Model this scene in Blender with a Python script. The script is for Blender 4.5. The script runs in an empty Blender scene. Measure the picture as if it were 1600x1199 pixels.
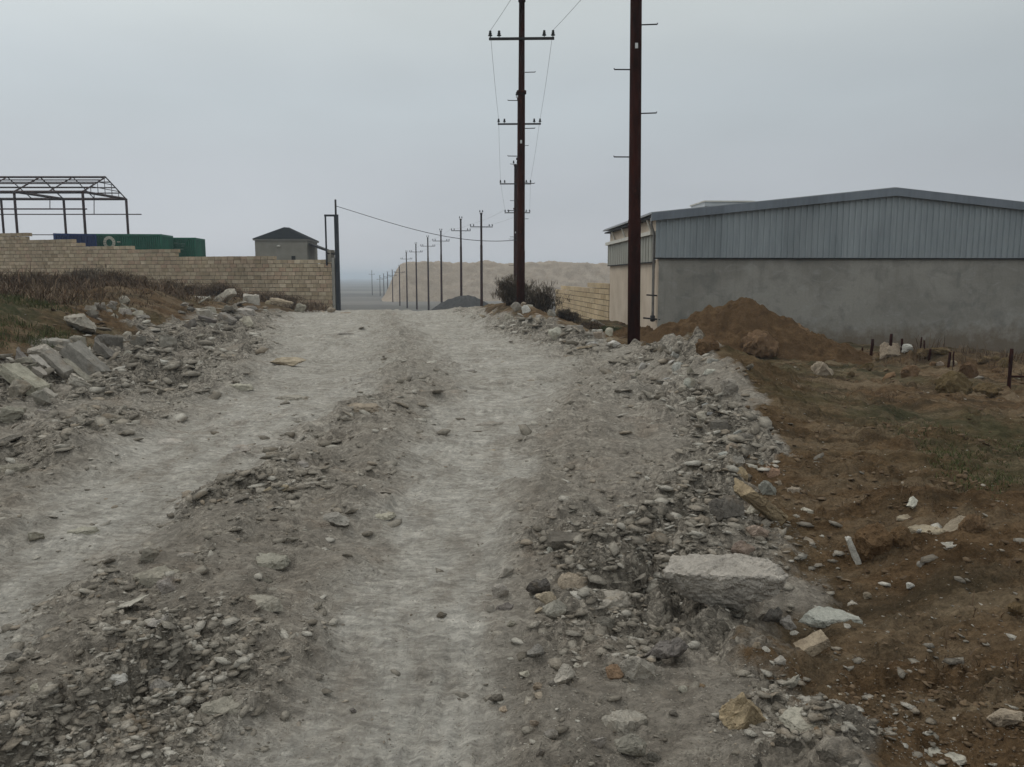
import bpy, bmesh, math, random
import numpy as np
from mathutils import Vector, Matrix

random.seed(7)
rng = np.random.default_rng(11)
scn = bpy.context.scene
COL = scn.collection
R = math.radians

# ------------------------------------------------------------------ camera
EYE = 1.6
PITCH = R(7.6)
F = 1250.0                                   # focal length in photo pixels (1600 wide)
cam_d = bpy.data.cameras.new("camera")
cam = bpy.data.objects.new("camera", cam_d)
COL.objects.link(cam)
cam.location = (0, 0, EYE)
cam.rotation_euler = (R(90) - PITCH, 0, 0)
cam_d.sensor_width = 36
cam_d.lens = 36 * F / 1600
cam_d.clip_start = 0.05
cam_d.clip_end = 30000
scn.camera = cam

# ------------------------------------------------------------------ light
SUN_EL, SUN_AZ = R(48), R(-55)                # azimuth from +Y towards +X
world = bpy.data.worlds.new("World")
scn.world = world
world.use_nodes = True
wt = world.node_tree
wn, wl = wt.nodes, wt.links
for n in list(wn):
    wn.remove(n)
out = wn.new("ShaderNodeOutputWorld")
bg = wn.new("ShaderNodeBackground")
bg.inputs[1].default_value = 0.1
sky = wn.new("ShaderNodeTexSky")
sky.sky_type = 'NISHITA'
sky.sun_disc = False
sky.sun_elevation = SUN_EL
sky.sun_rotation = SUN_AZ
sky.dust_density = 4.0
hs = wn.new("ShaderNodeHueSaturation")
hs.inputs["Saturation"].default_value = 0.4
wl.new(sky.outputs[0], hs.inputs["Color"])
tc = wn.new("ShaderNodeTexCoord")
sx = wn.new("ShaderNodeSeparateXYZ")
wl.new(tc.outputs["Generated"], sx.inputs[0])
ramp = wn.new("ShaderNodeValToRGB")
ramp.color_ramp.interpolation = 'EASE'
e = ramp.color_ramp.elements
e[0].position = 0.0; e[0].color = (0.505, 0.522, 0.55, 1)
e[1].position = 1.0; e[1].color = (0.86, 0.88, 0.88, 1)
for p, c in ((0.10, (0.470, 0.503, 0.538, 1)), (0.2, (0.476, 0.526, 0.556, 1)), (0.33, (0.565, 0.612, 0.618, 1)), (0.5, (0.74, 0.775, 0.77, 1))):
    k = e.new(p); k.color = c
wl.new(sx.outputs["Z"], ramp.inputs[0])
# soft overcast mottling
mp = wn.new("ShaderNodeMapping"); mp.inputs["Scale"].default_value = (1.0, 1.0, 3.2)
wl.new(tc.outputs["Generated"], mp.inputs[0])
cn = wn.new("ShaderNodeTexNoise"); cn.inputs["Scale"].default_value = 2.6; cn.inputs["Detail"].default_value = 5.0
cn.inputs["Roughness"].default_value = 0.45
wl.new(mp.outputs[0], cn.inputs["Vector"])
cr = wn.new("ShaderNodeMapRange"); cr.inputs[1].default_value = 0.3; cr.inputs[2].default_value = 0.7
cr.inputs[3].default_value = 10.2; cr.inputs[4].default_value = 11.4
wl.new(cn.outputs[0], cr.inputs[0])
# brighter to the left of the view, duller to the right
lr = wn.new("ShaderNodeMapRange"); lr.inputs[1].default_value = -0.55; lr.inputs[2].default_value = 0.55
lr.inputs[3].default_value = 1.07; lr.inputs[4].default_value = 0.89
wl.new(sx.outputs["X"], lr.inputs[0])
ml = wn.new("ShaderNodeMath"); ml.operation = 'MULTIPLY'
wl.new(cr.outputs[0], ml.inputs[0]); wl.new(lr.outputs[0], ml.inputs[1])
vm = wn.new("ShaderNodeVectorMath"); vm.operation = 'SCALE'
wl.new(ramp.outputs[0], vm.inputs[0]); wl.new(ml.outputs[0], vm.inputs["Scale"])
mx = wn.new("ShaderNodeMix"); mx.data_type = 'RGBA'; mx.inputs[0].default_value = 0.94
wl.new(hs.outputs[0], mx.inputs[6]); wl.new(vm.outputs[0], mx.inputs[7])
wl.new(mx.outputs[2], bg.inputs[0]); wl.new(bg.outputs[0], out.inputs[0])

sun_d = bpy.data.lights.new("sun", 'SUN')
sun = bpy.data.objects.new("sun", sun_d)
COL.objects.link(sun)
sun_d.energy = 0.55
sun_d.angle = R(18)
sun_d.color = (1.0, 0.965, 0.91)
sd = Vector((math.sin(SUN_AZ) * math.cos(SUN_EL), math.cos(SUN_AZ) * math.cos(SUN_EL), math.sin(SUN_EL)))
sun.rotation_euler = sd.to_track_quat('Z', 'Y').to_euler()

scn.view_settings.view_transform = 'Standard'
scn.view_settings.look = 'None'
scn.view_settings.exposure = 0.0
scn.view_settings.gamma = 1.0
scn.view_settings.use_curve_mapping = False
scn.render.engine = 'CYCLES'
scn.cycles.use_denoising = True
scn.cycles.max_bounces = 6
scn.cycles.diffuse_bounces = 3
scn.cycles.volume_bounces = 1
scn.cycles.use_fast_gi = False

# ------------------------------------------------------------------ pixel <-> world helpers
cp, sp_ = math.cos(PITCH), math.sin(PITCH)

def ray(px, py):
    u = (np.asarray(px, float) - 800) / F
    v = (599.5 - np.asarray(py, float)) / F
    return u, cp + v * sp_, -sp_ + v * cp

def W(px, py, d):
    """world point seen at photo pixel (px,py) at ground distance Y = d"""
    a, b, c = ray(px, py)
    t = d / b
    return Vector((float(a * t), float(d), float(EYE + c * t)))

def gp(px, py, z=0.0):
    a, b, c = ray(px, py)
    t = (z - EYE) / c
    return a * t, b * t

def axdepth(y, z):
    return y * cp + (EYE - z) * sp_

# ------------------------------------------------------------------ noise
def h2(ix, iy, s):
    n = (ix.astype(np.int64) * 374761393 + iy.astype(np.int64) * 668265263 + s * 974711) & 0xffffffff
    n = ((n ^ (n >> 13)) * 1274126177) & 0xffffffff
    n = ((n ^ (n >> 15)) * 2246822519) & 0xffffffff
    return ((n ^ (n >> 16)) & 0xfffff) / 1048575.0

def vn(x, y, s=0):
    ix, iy = np.floor(x), np.floor(y)
    fx, fy = x - ix, y - iy
    fx = fx * fx * fx * (fx * (fx * 6 - 15) + 10)
    fy = fy * fy * fy * (fy * (fy * 6 - 15) + 10)
    a, b = h2(ix, iy, s), h2(ix + 1, iy, s)
    c, d = h2(ix, iy + 1, s), h2(ix + 1, iy + 1, s)
    return (a + (b - a) * fx) * (1 - fy) + (c + (d - c) * fx) * fy - 0.5

def fbm(x, y, s=0, o=4, g=0.5):
    r, a = 0, 1.0
    for k in range(o):
        r = r + a * vn(x, y, s + k * 17)
        x, y, a = x * 2.03 + 11.3, y * 2.03 - 7.1, a * g
    return r

def stones(x, y, cell, s, keep=0.6):
    """height of flattened stones bedded in the surface, one per grid cell at most"""
    qx, qy = x / cell, y / cell
    qx = qx + 0.35 * vn(qx * 2.1, qy * 2.1, s + 5)
    qy = qy + 0.35 * vn(qx * 2.1, qy * 2.1, s + 9)
    ix, iy = np.floor(qx), np.floor(qy)
    best = np.zeros_like(x)
    for dx in (-1, 0, 1):
        for dy in (-1, 0, 1):
            cx, cy = ix + dx, iy + dy
            on = h2(cx, cy, s + 1) < keep
            px = cx + 0.2 + 0.6 * h2(cx, cy, s + 2)
            py = cy + 0.2 + 0.6 * h2(cx, cy, s + 3)
            rr = 0.18 + 0.5 * h2(cx, cy, s + 4) ** 1.7
            an = h2(cx, cy, s + 6) * 6.28
            ca, sa = np.cos(an), np.sin(an)
            ux, uy = (qx - px), (qy - py)
            a = (ux * ca + uy * sa) / rr
            b = (-ux * sa + uy * ca) / (rr * (0.5 + 0.5 * h2(cx, cy, s + 7)))
            d = np.maximum(np.abs(a) * 0.8 + np.abs(b) * 0.5, np.sqrt(a * a + b * b) * 0.93)
            tilt = 1 + 0.5 * a * (h2(cx, cy, s + 8) - 0.5)
            best = np.maximum(best, on * rr * 0.55 * tilt * np.clip((1 - d) * 2.6, 0, 1) ** 0.7)
    return best * cell

def ss(a, b, x):
    t = np.clip((x - a) / (b - a), 0, 1)
    return t * t * (3 - 2 * t)

# ------------------------------------------------------------------ lie of the land
def I(y, *pts):
    p = np.array(pts, float)
    return np.interp(y, p[:, 0], p[:, 1])

def XL(y):
    return I(y, (-20, -5.5), (5, -5.9), (10, -6.1), (13, -5.7), (26, -7.9), (37, -8.4), (45, -9.5), (62, -13), (83, -16), (110, -22), (140, -29), (260, -60), (900, -230))

def XR(y):
    return I(y, (-20, 0.9), (3, 1.15), (4.3, 1.55), (7.4, 2.5), (10.7, 3.1), (15.7, 2.8), (20.6, 1.5), (26, -0.4), (30, -1.0), (35, -1.9), (45, -3.4), (62, -5), (83, -8.5), (110, -14.5), (140, -21.5), (260, -50), (900, -218))

_tr = [(1199, -560, -300, 370, 735), (1050, -310, -70, 465, 745), (900, -130, 130, 545, 760), (800, 40, 260, 590, 780), (700, 190, 400, 640, 810),
       (650, 300, 490, 680, 850), (600, 395, 570, 725, 880), (560, 430, 590, 690, 860), (530, 440, 600, 665, 805), (505, 440, 590, 640, 745), (490, 470, 575, 622, 705)]
_T = []
for r_ in _tr:
    xs, ys = gp(np.array(r_[1:], float), np.full(4, float(r_[0])))
    _T.append((float(ys[0]), (xs[0] + xs[1]) / 2, (xs[1] - xs[0]) / 2, (xs[2] + xs[3]) / 2, (xs[3] - xs[2]) / 2))
_T = np.array(_T)
_T = np.vstack([[-10, -3.4, .4, -.7, .4], _T, [62, -10.5, 1.0, -7.2, 1.0], [140, -27, 1, -23.5, 1], [900, -226, 2, -221, 2]])
TL = lambda y: (np.interp(y, _T[:, 0], _T[:, 1]), np.interp(y, _T[:, 0], _T[:, 2]))
TR = lambda y: (np.interp(y, _T[:, 0], _T[:, 3]), np.interp(y, _T[:, 0], _T[:, 4]))

def masks(x, y):
    wob = 0.35 * fbm(x * 0.9, y * 0.6, 3, 3)
    lx, lw = TL(y); rx, rw = TR(y)
    lx = lx + wob * 0.5; rx = rx + wob * 0.5
    edge_n = 0.45 * fbm(x * 2.2, y * 1.3, 37, 4, 0.6)
    tl = 1 - ss(0.6, 1.7, np.abs(x - lx) / lw + edge_n)
    tr = 1 - ss(0.65, 1.6, np.abs(x - rx) / rw + edge_n)
    track = np.maximum(tl, tr)
    xl, xr = XL(y) + wob, XR(y) + wob * 0.7
    soil_r = ss(-0.35 - 0.2 * ss(6.5, 4.5, y), 0.4 + 0.15 * ss(6.5, 4.5, y), x - xr + 0.5 * fbm(x * 1.5, y * 1.5, 39, 4) + I(y, (9, 0), (11, 0.3), (17, 0.3), (20, 0)) + 0.12 * fbm(x * 3, y * 3, 36, 3))
    soil_l = ss(1.0, 2.4, xl - x + 1.8 * fbm(x * 0.6, y * 0.6, 66, 2) * -1)
    soil_l = np.maximum(soil_l, 0)
    inroad = ss(-0.3, 0.3, x - xl) * (1 - ss(-0.3, 0.4, x - xr))
    rub_edge = np.exp(-((x - xr + 0.25) / 0.8) ** 2) + np.exp(-((x - xl + 0.4) / 1.1) ** 2)
    near = I(y, (0, 1), (6, 1), (14, 0.55), (40, 0.4))
    # rubble lies in strips: the berm and the left bank's foot, the hump between the tracks, the churned corner close by on the right
    mid = 0.8 * np.exp(-((x - 0.5 * (lx + rx) + 0.1 * (rx - lx)) / (0.28 * (rx - lx) + 0.05)) ** 2) * I(y, (0, 0.9), (5, 0.75), (8, 0.3), (14, 0.15))
    corner = ss(-0.1, 0.35, x - rx - rw) * (1 - ss(4.3, 5.6, y)) * 0.9
    verge = ss(0.0, 0.6, lx - lw - x) * 0.28
    edge = np.exp(-((x - xr + 0.35) / I(y, (3, 0.45), (6, 0.4), (9, 0.65), (12, 0.85), (26, 0.9))) ** 2) * I(y, (3, 0.5), (5, 0.7), (8, 1), (60, 1)) + 0.95 * ss(-2.6, -1.2, x - xl) * (1 - ss(0.0, 1.3, x - xl)) * ss(5, 9, y) * np.clip(0.75 + 1.4 * fbm(x * 0.6, y * 0.6, 66, 2), 0, 1)
    pat = np.clip(0.62 + 1.5 * fbm(x * 1.5, y * 1.0, 31, 4), 0, 1.5)
    rubble = np.clip((np.maximum(np.maximum(mid, corner), verge) + edge + 0.06 * inroad) * (1 - 0.92 * track) * pat * (1 - 0.93 * soil_r), 0, 1)
    return track, soil_l, soil_r, rubble, inroad

def base(x, y):
    z = I(y, (-50, 0), (30, 0), (37, 0.03), (41, -0.15), (52, -1.15), (62, -2.1), (83, -2.75), (110, -3.1), (140, -3.9), (260, -4.6), (700, -6), (2500, -7), (6000, -10))
    dl = np.maximum(XL(y) - x, 0)
    amp = I(y, (-10, 0.6), (5, 0.8), (9, 1.05), (14, 1.15), (26, 1.0), (34, 0.6), (41, 0.3), (48, 0.5), (70, 2.0), (110, 2.2), (200, 0))
    z = z + amp * ss(0.1, 4.5, dl) + I(y, (0, 0.02), (20, 0.012), (30, 0.02), (41, 0.055), (80, 0.06), (140, 0.02), (200, 0)) * np.clip(dl - 2, 0, 22)
    dr = x - XR(y)
    dp = np.maximum(dr, 0)
    fade = I(y, (-10, 0.0), (4, 0.0), (7, 0.8), (10, 1), (32, 1), (50, 0.7), (80, 0.0))
    z = z - fade * (0.28 * ss(0.2, 4, dp) + 0.055 * np.clip(dp - 3, 0, 16))
    hb = I(y, (5, 0), (7.5, 0.12), (10, 0.38), (11.5, 0.62), (13.5, 0.5), (16, 0.12), (19, 0.2), (21, 0.32), (23.5, 0.45), (26, 0.70), (30, 0.62), (34, 0.3), (40, 0.1), (62, 0.1), (75, 0.1))
    wd = I(y, (5, 0.5), (11, 0.75), (16, 0.8), (26, 0.85), (34, 1.1), (45, 2))
    z = z + hb * np.exp(-((dr + 0.15 - 0.75 * ss(19, 25, y)) / wd) ** 2)
    z = z + 0.35 * np.exp(-((x + 16.0) / 3.6) ** 2 - ((y - 27.5) / 1.9) ** 2) + 0.25 * np.exp(-((x + 11.2) / 1.6) ** 2 - ((y - 24.5) / 1.5) ** 2)
    z = z + ss(8.2, 10.5, x) * 0.42 * np.exp(-((y - 18.7 - 0.5 * np.sin(x * 0.9)) / 0.75) ** 2) * (0.8 + 1.1 * fbm(x * 1.3, y * 1.3, 44, 3))
    # low spoil ridge of brown earth close by on the right
    z = z + 0.14 * ss(1.75, 2.3, x - 0.12 * (y - 3)) * (1 - ss(4.4, 5.6, y))
    z = z + 0.16 * np.exp(-((y - 5.15) / 0.35) ** 2) * ss(2.2, 2.7, x) * (0.8 + 1.2 * fbm(x * 2, y * 2, 77, 2))
    return z

def full(x, y):
    tk, sl, sr, rub, inr = masks(x, y)
    r = np.hypot(x, y)
    soil = np.maximum(sl, sr)
    z = base(x, y)
    near = 1 - ss(60, 140, r)
    z = z + near * (-0.085 * tk * (1 - ss(30, 45, y)) + 0.13 * fbm(x * 0.55, y * 0.55, 1, 3) * (1 - 0.5 * tk) + 0.085 * fbm(x * 2.1, y * 2.1, 2, 3) * (1 - 0.7 * tk) + 0.025 * rub)
    # washed steps across the far part of the road
    st = fbm(x * 0.35, y * 1.1, 41, 3)
    z = z + near * inr * I(y, (6, 0), (10, 0.05), (35, 0.09), (45, 0)) * (ss(-0.02, 0.05, st) - ss(0.2, 0.26, st))
    fine = near * (0.35 + 0.9 * rub + 0.9 * soil)
    z = z + near * soil * 0.016 * fbm(x * 17, y * 17, 15, 3, 0.65)
    z = z + fine * 0.03 * fbm(x * 7, y * 7, 5, 4, 0.6)
    # tread ribs pressed along the wheel tracks
    rx_, rw_ = TR(y)
    tread = np.sin((x - rx_) * 2 * np.pi / 0.085) * 0.006 * ss(0.0, 0.15, fbm(x * 1.6, y * 0.5, 171, 2)) * tk * (1 - ss(9, 14, y))
    z = z + tread
    # crusty plates: the dried surface breaks into low ledges
    pl = (1 - ss(25, 60, r)) * (1 - 0.7 * tk) * (1 - 0.5 * soil)
    for sc_, q_, s_ in ((1.1, 0.022, 141), (3.0, 0.011, 151), (8.0, 0.006, 161)):
        f_ = fbm(x * sc_, y * sc_ * 1.25, s_, 3, 0.55) / (0.30 if sc_ < 8 else 0.34)
        k_ = np.floor(f_ * 2.0); fr = f_ * 2.0 - k_
        z = z + pl * q_ * (0.6 + 0.9 * rub) *  (k_ + ss(0.0, 0.35, fr) - 0.3 * fr)
    m = r < 32
    if np.any(m):
        xm, ym, rm, tm, sm = x[m], y[m], rub[m], tk[m], soil[m]
        w = rm * 1.0
        ro = (1 - tm) * (1 - sm)
        add = (w + 0.30 * ro) * stones(xm, ym, 0.34, 100, 0.55) + (w + 0.42 * ro + 0.10 * tm) * stones(xm, ym, 0.15, 200, 0.65) * 0.9
        add = add + (0.35 + w) * stones(xm, ym, 0.062, 300, 0.6) * (0.8 - 0.45 * tm)
        cl = fbm(xm * 1.7, ym * 1.7, 61, 2)
        add = add + sm * ss(-0.05, 0.25, cl) * (stones(xm, ym, 0.22, 400, 0.5) + stones(xm, ym, 0.09, 500, 0.7)) * 1.0 + sm * 0.5 * stones(xm, ym, 0.07, 520, 0.5)
        z[m] += add * (1 - ss(22, 32, r[m]))
    # bolder crumble beyond
    z = z + (1 - ss(80, 150, r)) * ss(14, 24, r) * rub * 0.07 * fbm(x * 3.1, y * 3.1, 8, 3)
    return z

def ground_z(x, y):
    return float(base(np.array([float(x)]), np.array([float(y)]))[0])

def hit(px, py, far=120):
    """where the sight line of a photo pixel meets the land"""
    a, b, c = ray(px, py)
    t = np.geomspace(1.2, far, 2500)
    d = EYE + c * t - base(a * t, b * t)
    k = np.argmax(d < 0)
    if d[k] >= 0:
        k = len(t) - 1
    return float(a * t[k]), float(b * t[k])

# ------------------------------------------------------------------ materials
class NT:
    def __init__(s, name):
        s.m = bpy.data.materials.new(name)
        s.m.use_nodes = True
        s.n = s.m.node_tree.nodes
        s.l = s.m.node_tree.links
        s.b = s.n["Principled BSDF"]
        s.b.inputs["Specular IOR Level"].default_value = 0.25
        s.pos = s.n.new("ShaderNodeTexCoord").outputs["Object"]
    def put(s, sock, v):
        if isinstance(v, bpy.types.NodeSocket):
            s.l.new(v, sock)
        elif isinstance(v, (tuple, list)) and len(v) == 3 and sock.type == 'RGBA':
            sock.default_value = (*v, 1)
        else:
            sock.default_value = v
    def node(s, t, **kw):
        n = s.n.new(t)
        for k, v in kw.items():
            setattr(n, k, v)
        return n
    def scale(s, v, sc):
        n = s.node("ShaderNodeVectorMath", operation='MULTIPLY')
        s.put(n.inputs[0], v); n.inputs[1].default_value = sc
        return n.outputs[0]
    def noise(s, sc, det=4, rough=0.55, vec=None, dist=0.0, col=False):
        n = s.node("ShaderNodeTexNoise")
        s.put(n.inputs["Vector"], vec or s.pos)
        n.inputs["Scale"].default_value = sc; n.inputs["Detail"].default_value = det
        n.inputs["Roughness"].default_value = rough; n.inputs["Distortion"].default_value = dist
        return n.outputs[1 if col else 0]
    def voro(s, sc, vec=None, feat='F1', what="Distance"):
        n = s.node("ShaderNodeTexVoronoi", feature=feat)
        s.put(n.inputs["Vector"], vec or s.pos)
        n.inputs["Scale"].default_value = sc
        return n.outputs[what]
    def rng(s, v, a, b, c, d, clamp=True):
        n = s.node("ShaderNodeMapRange", clamp=clamp)
        s.put(n.inputs[0], v)
        for i, q in enumerate((a, b, c, d)):
            s.put(n.inputs[i + 1], q)
        return n.outputs[0]
    def mix(s, f, a, b, mode='MIX'):
        n = s.node("ShaderNodeMix", data_type='RGBA', blend_type=mode)
        s.put(n.inputs[0], f); s.put(n.inputs[6], a); s.put(n.inputs[7], b)
        return n.outputs[2]
    def math(s, op, a, b=0.0):
        n = s.node("ShaderNodeMath", operation=op)
        s.put(n.inputs[0], a); s.put(n.inputs[1], b)
        return n.outputs[0]
    def mulc(s, c, f):
        n = s.node("ShaderNodeVectorMath", operation='SCALE')
        s.put(n.inputs[0], c); s.put(n.inputs["Scale"], f)
        return n.outputs[0]
    def attr(s, name, kind='GEOMETRY'):
        n = s.node("ShaderNodeAttribute", attribute_name=name, attribute_type=kind)
        return n
    def bump(s, h, dist=0.01, st=0.6, nrm=None):
        n = s.node("ShaderNodeBump")
        s.put(n.inputs["Height"], h)
        n.inputs["Distance"].default_value = dist; n.inputs["Strength"].default_value = st
        if nrm: s.l.new(nrm, n.inputs["Normal"])
        return n.outputs[0]
    def done(s, col, rough=0.9, nrm=None, metal=0.0):
        s.put(s.b.inputs["Base Color"], col)
        s.put(s.b.inputs["Roughness"], rough)
        s.b.inputs["Metallic"].default_value = metal
        if nrm: s.l.new(nrm, s.b.inputs["Normal"])
        return s.m

def simple(name, a, b, sc=3.0, rough=0.85, det=6, bump=0.0, bsc=20.0, metal=0.0, lo=0.35, hi=0.65, vec_scale=None):
    t = NT(name)
    v = t.scale(t.pos, vec_scale) if vec_scale else None
    c = t.mix(t.rng(t.noise(sc, det, 0.6, v), lo, hi, 0, 1), a, b)
    nr = t.bump(t.noise(bsc, 5, 0.65, v), bump, 0.7) if bump else None
    if rough > 0.7: t.b.inputs["Specular IOR Level"].default_value = 0.06
    return t.done(c, rough, nr, metal)

def ground_mat():
    t = NT("dusty_ground")
    z = t.attr("zones")
    sep = t.node("ShaderNodeSeparateColor"); t.l.new(z.outputs["Color"], sep.inputs[0])
    track, soil, green = sep.outputs[0], sep.outputs[1], sep.outputs[2]
    rub = t.attr("rubble").outputs["Fac"]
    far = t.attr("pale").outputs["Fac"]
    plain = t.attr("plain").outputs["Fac"]
    n1 = t.noise(0.55, 6, 0.6); n2 = t.noise(5.0, 8, 0.68); n3 = t.noise(42, 6, 0.7)
    wob = t.mix(0.12, t.pos, t.noise(9, 3, 0.5, col=True), 'ADD')
    v1 = t.voro(26, wob, what="Color"); v2 = t.voro(70, wob, what="Color")
    d1 = t.voro(26, wob); d2 = t.voro(70, wob)
    sp1 = t.node("ShaderNodeSeparateColor"); t.l.new(v1, sp1.inputs[0])
    sp2 = t.node("ShaderNodeSeparateColor"); t.l.new(v2, sp2.inputs[0])
    road = t.mix(t.rng(n2, 0.32, 0.68, 0, 1), (0.225, 0.196, 0.160), (0.385, 0.347, 0.292))
    road = t.mix(t.rng(n1, 0.4, 0.62, 0, 0.55), road, (0.235, 0.21, 0.175))
    road = t.mix(t.rng(t.noise(1.7, 5, 0.6), 0.55, 0.7, 0, 0.5), road, (0.275, 0.215, 0.160))
    pale = t.mix(t.rng(n2, 0.3, 0.7, 0, 1), (0.405, 0.379, 0.333), (0.55, 0.52, 0.462))
    pale = t.mix(t.rng(t.noise(1.1, 6, 0.65, t.scale(t.pos, (1.6, 0.7, 1))), 0.5, 0.68, 0, 0.6), pale, (0.30, 0.272, 0.228))
    tf = t.math('MULTIPLY', track, t.rng(t.noise(2.4, 8, 0.7, t.scale(t.pos, (1.7, 0.6, 1))), 0.34, 0.56, 0.18, 1))
    road = t.mix(tf, road, pale)
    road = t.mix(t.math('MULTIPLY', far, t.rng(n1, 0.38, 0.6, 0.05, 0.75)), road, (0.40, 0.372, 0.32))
    road = t.mix(t.rng(rub, 0.12, 0.75, 0, 0.85), road, t.mix(n2, (0.165, 0.145, 0.117), (0.315, 0.283, 0.235)))  # darker rubble tone, shade of the crevices between stones mixed into the colour
    peb = t.rng(sp1.outputs[0], 0, 1, 0.5, 1.5)
    peb2 = t.rng(sp2.outputs[0], 0, 1, 0.72, 1.26)
    pf = t.math('MULTIPLY', peb, peb2)
    amt = t.rng(rub, 0, 0.5, 0.3, 1.0)
    road = t.mulc(road, t.math('ADD', t.math('MULTIPLY', pf, amt), t.math('SUBTRACT', 1.0, amt)))
    earth = t.mix(t.rng(n2, 0.33, 0.66, 0, 1), (0.078, 0.048, 0.025), (0.170, 0.112, 0.063))
    earth = t.mix(t.rng(t.noise(0.9, 7, 0.65, t.scale(t.pos, (0.55, 1.7, 1))), 0.46, 0.6, 0, 0.8), earth, (0.225, 0.172, 0.112))
    earth = t.mix(t.rng(t.noise(0.8, 7, 0.62, t.scale(t.pos, (0.6, 1.8, 1.3))), 0.5, 0.62, 0, 0.8), earth, (0.055, 0.042, 0.026))
    earth = t.mulc(earth, t.rng(n3, 0.25, 0.75, 0.72, 1.3))
    grn = t.mix(t.rng(n2, 0.35, 0.65, 0, 1), (0.036, 0.042, 0.020), (0.078, 0.080, 0.042))
    earth = t.mix(t.math('MULTIPLY', green, t.rng(t.noise(2.2, 5, 0.65), 0.36, 0.56, 0.15, 1)), earth, grn)
    col = t.mix(t.rng(t.math('ADD', soil, t.rng(n2, 0.3, 0.7, -0.25, 0.25)), 0.35, 0.65, 0, 1), road, earth)
    col = t.mix(plain, col, t.mix(t.rng(t.noise(0.02, 6, 0.6, t.scale(t.pos, (0.4, 1, 1))), 0.4, 0.6, 0, 1), (0.15, 0.143, 0.132), (0.23, 0.218, 0.20)))
    col = t.mulc(col, t.rng(n3, 0.2, 0.8, 0.84, 1.16))
    flk = t.noise(17, 8, 0.72, t.scale(t.pos, (0.5, 1.7, 1)))
    fl2 = t.noise(5.5, 8, 0.7, t.scale(t.pos, (0.5, 1.7, 1)))
    col = t.mulc(col, t.rng(flk, 0.3, 0.7, 0.74, 1.30))  # shadows of fine crust flakes painted into the colour as cross streaks
    col = t.mulc(col, t.rng(fl2, 0.34, 0.66, 0.84, 1.15))  # broader streaks of the same painted flake shadow
    n3 = t.math('ADD', n3, t.math('MULTIPLY', flk, 1.2))
    hgt = t.math('ADD', t.math('MULTIPLY', n3, 0.9), t.math('MULTIPLY', t.math('SUBTRACT', 1.0, d2), 0.45))
    hgt = t.math('ADD', hgt, t.math('MULTIPLY', t.math('MULTIPLY', t.math('SUBTRACT', 1.0, d1), rub), 1.1))
    hgt = t.math('ADD', hgt, t.math('MULTIPLY', n2, 1.2))
    t.b.inputs["Specular IOR Level"].default_value = 0.03
    return t.done(col, 1.0, t.bump(hgt, 0.032, 0.9))

def stone_mat(name, per_island=False):
    t = NT(name)
    if per_island:
        g = t.node("ShaderNodeNewGeometry").outputs["Random Per Island"]
        rp = t.node("ShaderNodeValToRGB")
        el = rp.color_ramp.elements
        el[0].color = (0.20, 0.176, 0.142, 1); el[1].color = (0.56, 0.525, 0.455, 1)
        for p, c in ((0.35, (0.29, 0.26, 0.214, 1)), (0.6, (0.35, 0.317, 0.265, 1)), (0.72, (0.34, 0.285, 0.22, 1)), (0.8, (0.40, 0.368, 0.312, 1)), (0.93, (0.465, 0.432, 0.37, 1))):
            k = el.new(p); k.color = c
        t.l.new(g, rp.inputs[0])
        c0 = rp.outputs[0]
    else:
        c0 = t.node("ShaderNodeObjectInfo").outputs["Color"]
    p = t.node("ShaderNodeNewGeometry").outputs["Position"]
    n = t.noise(7, 7, 0.68, p); f = t.noise(55, 5, 0.7, p)
    c = t.mulc(c0, t.rng(n, 0.3, 0.7, 0.68, 1.25))
    c = t.mulc(c, t.rng(f, 0.3, 0.7, 0.85, 1.13))
    c = t.mix(t.rng(t.noise(3.2, 5, 0.6, p), 0.56, 0.68, 0, 0.55), c, (0.19, 0.14, 0.09))
    vr = t.voro(16, t.mix(0.2, p, t.noise(8, 3, 0.5, p, col=True), 'ADD'), 'DISTANCE_TO_EDGE')
    crk = t.rng(vr, 0.0, 0.06, 0.0, 1.0)
    c = t.mulc(c, t.rng(t.noise(130, 3, 0.6, p), 0.3, 0.7, 0.88, 1.1))
    h = t.math('ADD', t.math('ADD', n, t.math('MULTIPLY', f, 0.4)), t.math('MULTIPLY', crk, 0.12))
    t.b.inputs["Specular IOR Level"].default_value = 0.06
    return t.done(c, 0.97, t.bump(h, 0.03, 0.9))

M = {}
M["ground"] = ground_mat()
M["stone"] = stone_mat("weathered_stone")
M["gravel"] = stone_mat("loose_gravel", True)
M["rust"] = simple("rusty_steel", (0.016, 0.0045, 0.0032), (0.046, 0.0102, 0.0062), 6, 0.75, 8, 0.004, 40, vec_scale=(1, 1, 0.25))
def rust_mat():
    t = NT("rusty_steel")
    v = t.scale(t.pos, (1, 1, 0.22))
    c = t.mix(t.rng(t.noise(6, 8, 0.65, v), 0.35, 0.65, 0, 1), (0.011, 0.0038, 0.0028), (0.040, 0.0100, 0.0062))
    c = t.mix(t.rng(t.noise(3.4, 7, 0.7, t.scale(t.pos, (1, 1, 0.5))), 0.58, 0.7, 0, 0.7), c, (0.085, 0.028, 0.014))
    t.b.inputs["Specular IOR Level"].default_value = 0.08
    return t.done(c, 0.85, t.bump(t.noise(40, 5, 0.65, v), 0.004, 0.7))
M["rust"] = rust_mat()
M["dark_steel"] = simple("dark_steel", (0.012, 0.012, 0.013), (0.03, 0.025, 0.024), 5, 0.6)
M["frame_steel"] = simple("frame_steel", (0.022, 0.013, 0.013), (0.055, 0.026, 0.024), 2, 0.7)
M["insulator"] = simple("insulator_glass", (0.008, 0.012, 0.011), (0.02, 0.026, 0.024), 9, 0.25)
M["white_cap"] = simple("pale_cap", (0.55, 0.56, 0.57), (0.65, 0.66, 0.66), 9, 0.6)
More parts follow.
